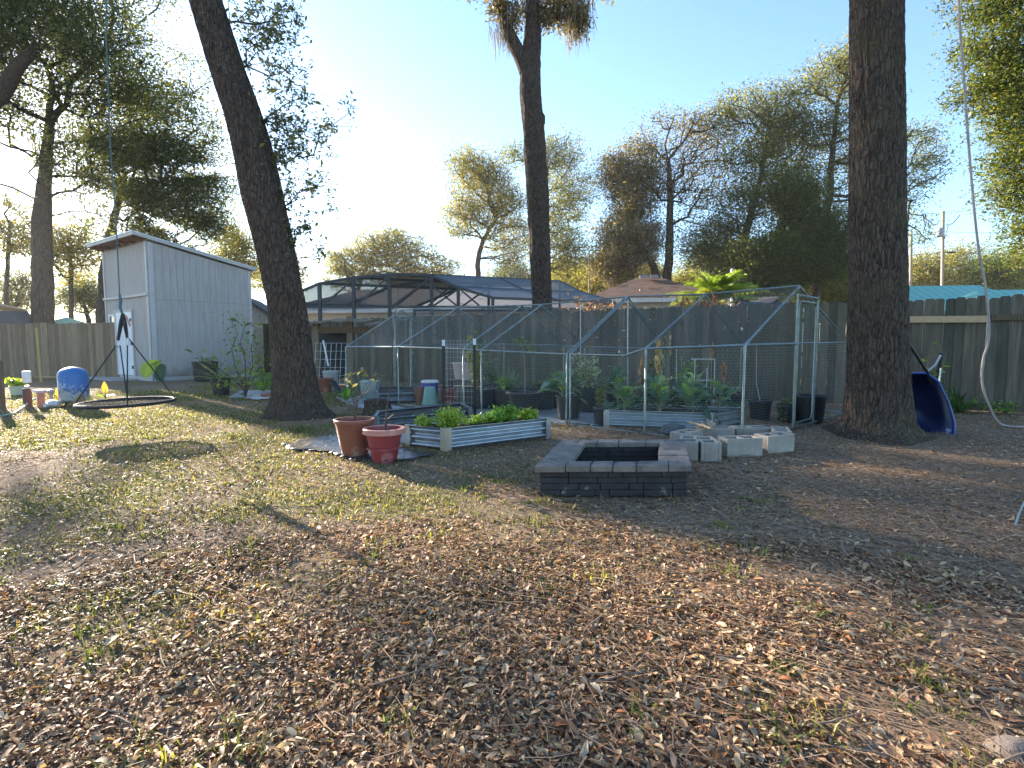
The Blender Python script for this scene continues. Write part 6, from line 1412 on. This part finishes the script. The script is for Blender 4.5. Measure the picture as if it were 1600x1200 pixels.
bigleaf('canna_plant', 'small canna with one orange yellow leaf left of the swing ring', 165, 622, [(164, 608, .27, .11, (.05, -.1, 1), (.42, .22, .05)), (158, 617, .2, .09, (-.8, -.1, .4), (.3, .36, .05)), (171, 617, .22, .1, (.7, -.2, .1), (.2, .14, .06)), (161, 618, .2, .1, (-.4, -.4, .2), (.22, .28, .05))], None)
bigleaf('yellow_canna', 'yellow leaved plant tucked against the blue tank', 92, 633, [(91, 618, .24, .08, (-.05, -.1, 1), (.42, .25, .05)), (95, 625, .2, .08, (.3, -.3, .6), (.45, .27, .05)), (88, 627, .16, .07, (-.6, -.2, .5), (.45, .2, .05)), (99, 628, .22, .1, (.6, -.3, .2), (.3, .2, .08))], None)
bigleaf('brown_canna', 'withered brown leaves drooping at the foot of the blue tank', 126, 640, [(123, 622, .26, .1, (-.3, -.3, -.7), (.28, .2, .11)), (128, 624, .28, .1, (.4, -.3, -.8), (.22, .15, .09)), (118, 628, .2, .1, (-.7, -.3, -.3), (.2, .13, .08)), (131, 630, .2, .09, (.8, -.2, -.4), (.33, .26, .14))], None, (.2, .14, .08))
pot(346, 617, 30, 27, 'black pot with an arching spiky pineapple like plant near the shed', None, .8, grassy(26, .85, .05, [(.14, .18, .06), (.22, .25, .1), (.1, .14, .06)], .6), group=None)
pot(322, 595, 38, 30, 'black lumpy grow bag against the shed side wall', M_black, .9, bushy(90, .3, .3, .09, 'olive', .4), name='grow_bag', cat='grow bag', group=None)
c = gnd(383, 622); rt = thing('sapling_tree', 'young multi stemmed citrus sapling with sparse leaves before the shed', 'sapling', c)
mb = MB(); P = []
for pl in ([(380, 600), (368, 575), (362, 545), (372, 520), (360, 500)], [(386, 600), (395, 570), (393, 540), (400, 515)], [(388, 605), (402, 580), (414, 560)], [(382, 608), (362, 590), (340, 575), (322, 560)], [(384, 600), (383, 560), (375, 535), (384, 505)], [(386, 612), (372, 600), (350, 598), (335, 600)]):
    q = [c]+[at(a, b, c.y+rng.normal(0, .15)) for a, b in pl]; k = len(q); mb.tube(q, [.017*(1-.75*i/(k-1)) for i in range(k)], 6)
    for i in range(2, k):
        n_ = int(rng.integers(10, 24)); P.append(np.array(q[i])+rng.normal(0, .11, (n_, 3))); P.append(np.array(q[i-1].lerp(q[i], .5))+rng.normal(0, .08, (8, 3)))
mb.build('trunk', tw, rt, True); P = np.concatenate(P); v, f, cc = leaf_quads(P, .10, pick([(.16, .24, .05), (.24, .30, .06), (.09, .14, .04)], len(P)), .42); np_mesh('foliage', v, f, M_leaf_near, rt, col=cc)
# ------------------------------------------------------------------ lean-to with its clutter
def leanto():
    Y = 14.2; x0, x1 = at(478, 550, Y).x, at(590, 550, Y).x; root = thing('lean_to', 'low rough timber lean-to with a sagging board roof against the fence', 'lean-to', ((x0+x1)/2, Y, 0)); Z = lambda z: UP*z
    for px, w_, ty, Yy in ((495, .16, 503, Y), (548, .15, 494, Y+.1), (583, .10, 520, Y+.3)):
        q = at(px, 560, Yy); pb = MB(); z1 = at(px, ty, Yy).z; pb.box((q.x, Yy, z1/2), (w_, .12, z1)); build_col(pb, [(1, 1, 1)]*8, 'post', M_oldwood, root)
    rb = MB(); cols = []
    for k in range(7):
        u0, u1 = k/7, (k+.97)/7; xa, xb = x0+(x1-x0)*u0, x0+(x1-x0)*u1; za = 1.78-.20*abs(u0-.45)+.02*((k*7) % 3); n0 = len(rb.v)
        rb.prism([Vector((xa, Y-.25, za-.06)), Vector((xb, Y-.25, za-.07)), Vector((xb, Y+1.0, za+.05)), Vector((xa, Y+1.0, za+.06))], Z(.025)); g = .8+.4*((k*5) % 4)/4; cols += [(g, g, g)]*(len(rb.v)-n0)
    build_col(rb, cols, 'roof_boards', M_oldwood, root)
    bb = MB(); bb.beam((x0, Y-.03, 1.52), (x1, Y+.1, 1.50), .05, .16); build_col(bb, [(.7, .6, .5)]*len(bb.v), 'front_beam', M_oldwood, root)
    bb = MB(); bb.box(((x0+at(540, 560, Y).x)/2, Y+.85, .8), (at(540, 560, Y).x-x0, .03, 1.3)); bb.build('shade_back', M_black, root)  # black sheet added to stand for the shade inside the lean-to
leanto()
Y = 13.9; mb = MB(); a, b = at(488, 536, Y), at(538, 590, Y)
for k in range(7): x = a.x+(b.x-a.x)*k/6; mb.tube([(x, Y, .05), (x+.04, Y+.15, a.z)], .006, 5)
for k in range(6): z = .1+(a.z-.1)*k/5; mb.tube([(a.x, Y+.15*z/a.z, z), (b.x+.03, Y+.15*z/a.z, z)], .006, 5)
o_ = mb.build('grid_trellis', M_galv, None); tag(o_, 'square mesh wire panel leaning in the lean-to', 'trellis')
c = at(517, 597, 13.4); c.z = 0; rt = thing('white_bucket', 'greyish white bucket in front of the lean-to', 'bucket', c); mb = MB(); mb.lathe(c, [(.15, 0), (.19, .42), (.20, .43), (.20, .47), (.17, .47), (.16, .3)], 24); mb.build('body', M('dirty_white', (.45, .46, .46), (.33, .34, .34), 6, .6), rt, True)
mb = MB(); mb.tube([at(513, 572, 13.35), at(505, 532, 13.45)], .022, 8); o_ = mb.build('white_stick', M_white_pl, None); tag(o_, 'white stick poking up out of the bucket', 'stick')
pot(508, 602, 27, 22, 'broad terracotta planter showing right of the leaning trunk', M_terra, .7, None, name='flowerpot', cat='flowerpot', group=None, d=12.6)
c = at(579, 626, 10.9); c.z = 0; rt = thing('grey_bin', 'pale grey green square bin beside the dark bed', 'bin', c); mb = MB(); w_ = 13*10.9/F; h_ = 28*10.9/F
mb.prism([c+Vector((sx*w_*.85, sy*w_*.85, 0)) for sx, sy in ((-1, -1), (1, -1), (1, 1), (-1, 1))], UP*.01); mb.v = mb.v[:4]; mb.f = []; b4 = [c+Vector((sx*w_, sy*w_, h_)) for sx, sy in ((-1, -1), (1, -1), (1, 1), (-1, 1))]; mb.v += [tuple(q) for q in b4]; mb.f = [(0, 1, 5, 4), (1, 2, 6, 5), (2, 3, 7, 6), (3, 0, 4, 7), (3, 2, 1, 0), (4, 5, 6, 7)]
mb.build('body', M('sage_plastic', (.30, .36, .32), (.24, .29, .26), 6, .6), rt, bevel=.02); mb = MB(); mb.box(c+UP*(h_+.01), (w_*2.2, w_*2.2, .03)); mb.build('rim', M('sage_rim', (.38, .44, .4), None, 6, .6), rt, bevel=.008)
for px, by, Y, n, L, lab in ((575, 605, 11.4, 34, .75, 'grey green agave like plant behind the stump'), (540, 612, 10.4, 26, .4, 'low bright green plant right of the leaning trunk')):
    q = at(px, by, Y); rt = thing('spiky_plant', lab, 'plant', (q.x, Y, 0)); grassy(n, L, .05, [(.10, .15, .10), (.15, .2, .13), (.08, .12, .07)] if n > 30 else PA, .9)(rt, (q.x, Y, .05), 1)
c = gnd(590, 650); rt = thing('tree_stump', 'mossy cut stump behind the terracotta pot', 'stump', c); mb = MB(); mb.lathe(c, [(.30, -.03), (.25, .06), (.21, .15), (.20, .26), (.16, .27), (.03, .25)], 24, .06); mb.build('trunk', M_bark_mossy, rt, True)
c = gnd(535, 622); q = MB(); q.beam(c, at(520, 596, c.y+.2), .12, .05); o_ = q.build('charred_board', M_black, None); tag(o_, 'black slab leaning against the leaning trunk roots', 'slab')
# dark panel leaning left of trunk and small plants by the shed side
for px, by, h, r, n, lab in ((315, 590, .35, .25, 120, 'scraggly dark shrub low on the shed wall'), (412, 612, .5, .3, 220, 'leafy green bush directly left of the leaning trunk')):
    q = gnd(px, by); rt = thing('low_shrub', lab, 'shrub', q); bushy(n, h, r, .11, PA if px > 400 else 'olive', .4)(rt, q, 1)
# ------------------------------------------------------------------ the warm morning haze
def haze(den=.00045, g=.4):
    m = bpy.data.materials.new('haze_air'); m.use_nodes = True; t = m.node_tree; t.nodes.clear(); o = t.nodes.new('ShaderNodeOutputMaterial')
    v = t.nodes.new('ShaderNodeVolumePrincipled'); v.inputs['Color'].default_value = (.93, .93, .92, 1); v.inputs['Density'].default_value = den; v.inputs['Anisotropy'].default_value = g
    t.links.new(v.outputs[0], o.inputs['Volume'])
    mb = MB(); mb.box((0, 40, 14), (170, 130, 30)); ob = mb.build('haze', m, None); tag(ob, kind='stuff')
    sc.cycles.volume_bounces = 0; sc.cycles.volume_step_rate = 4; sc.cycles.volume_max_steps = 64
haze()
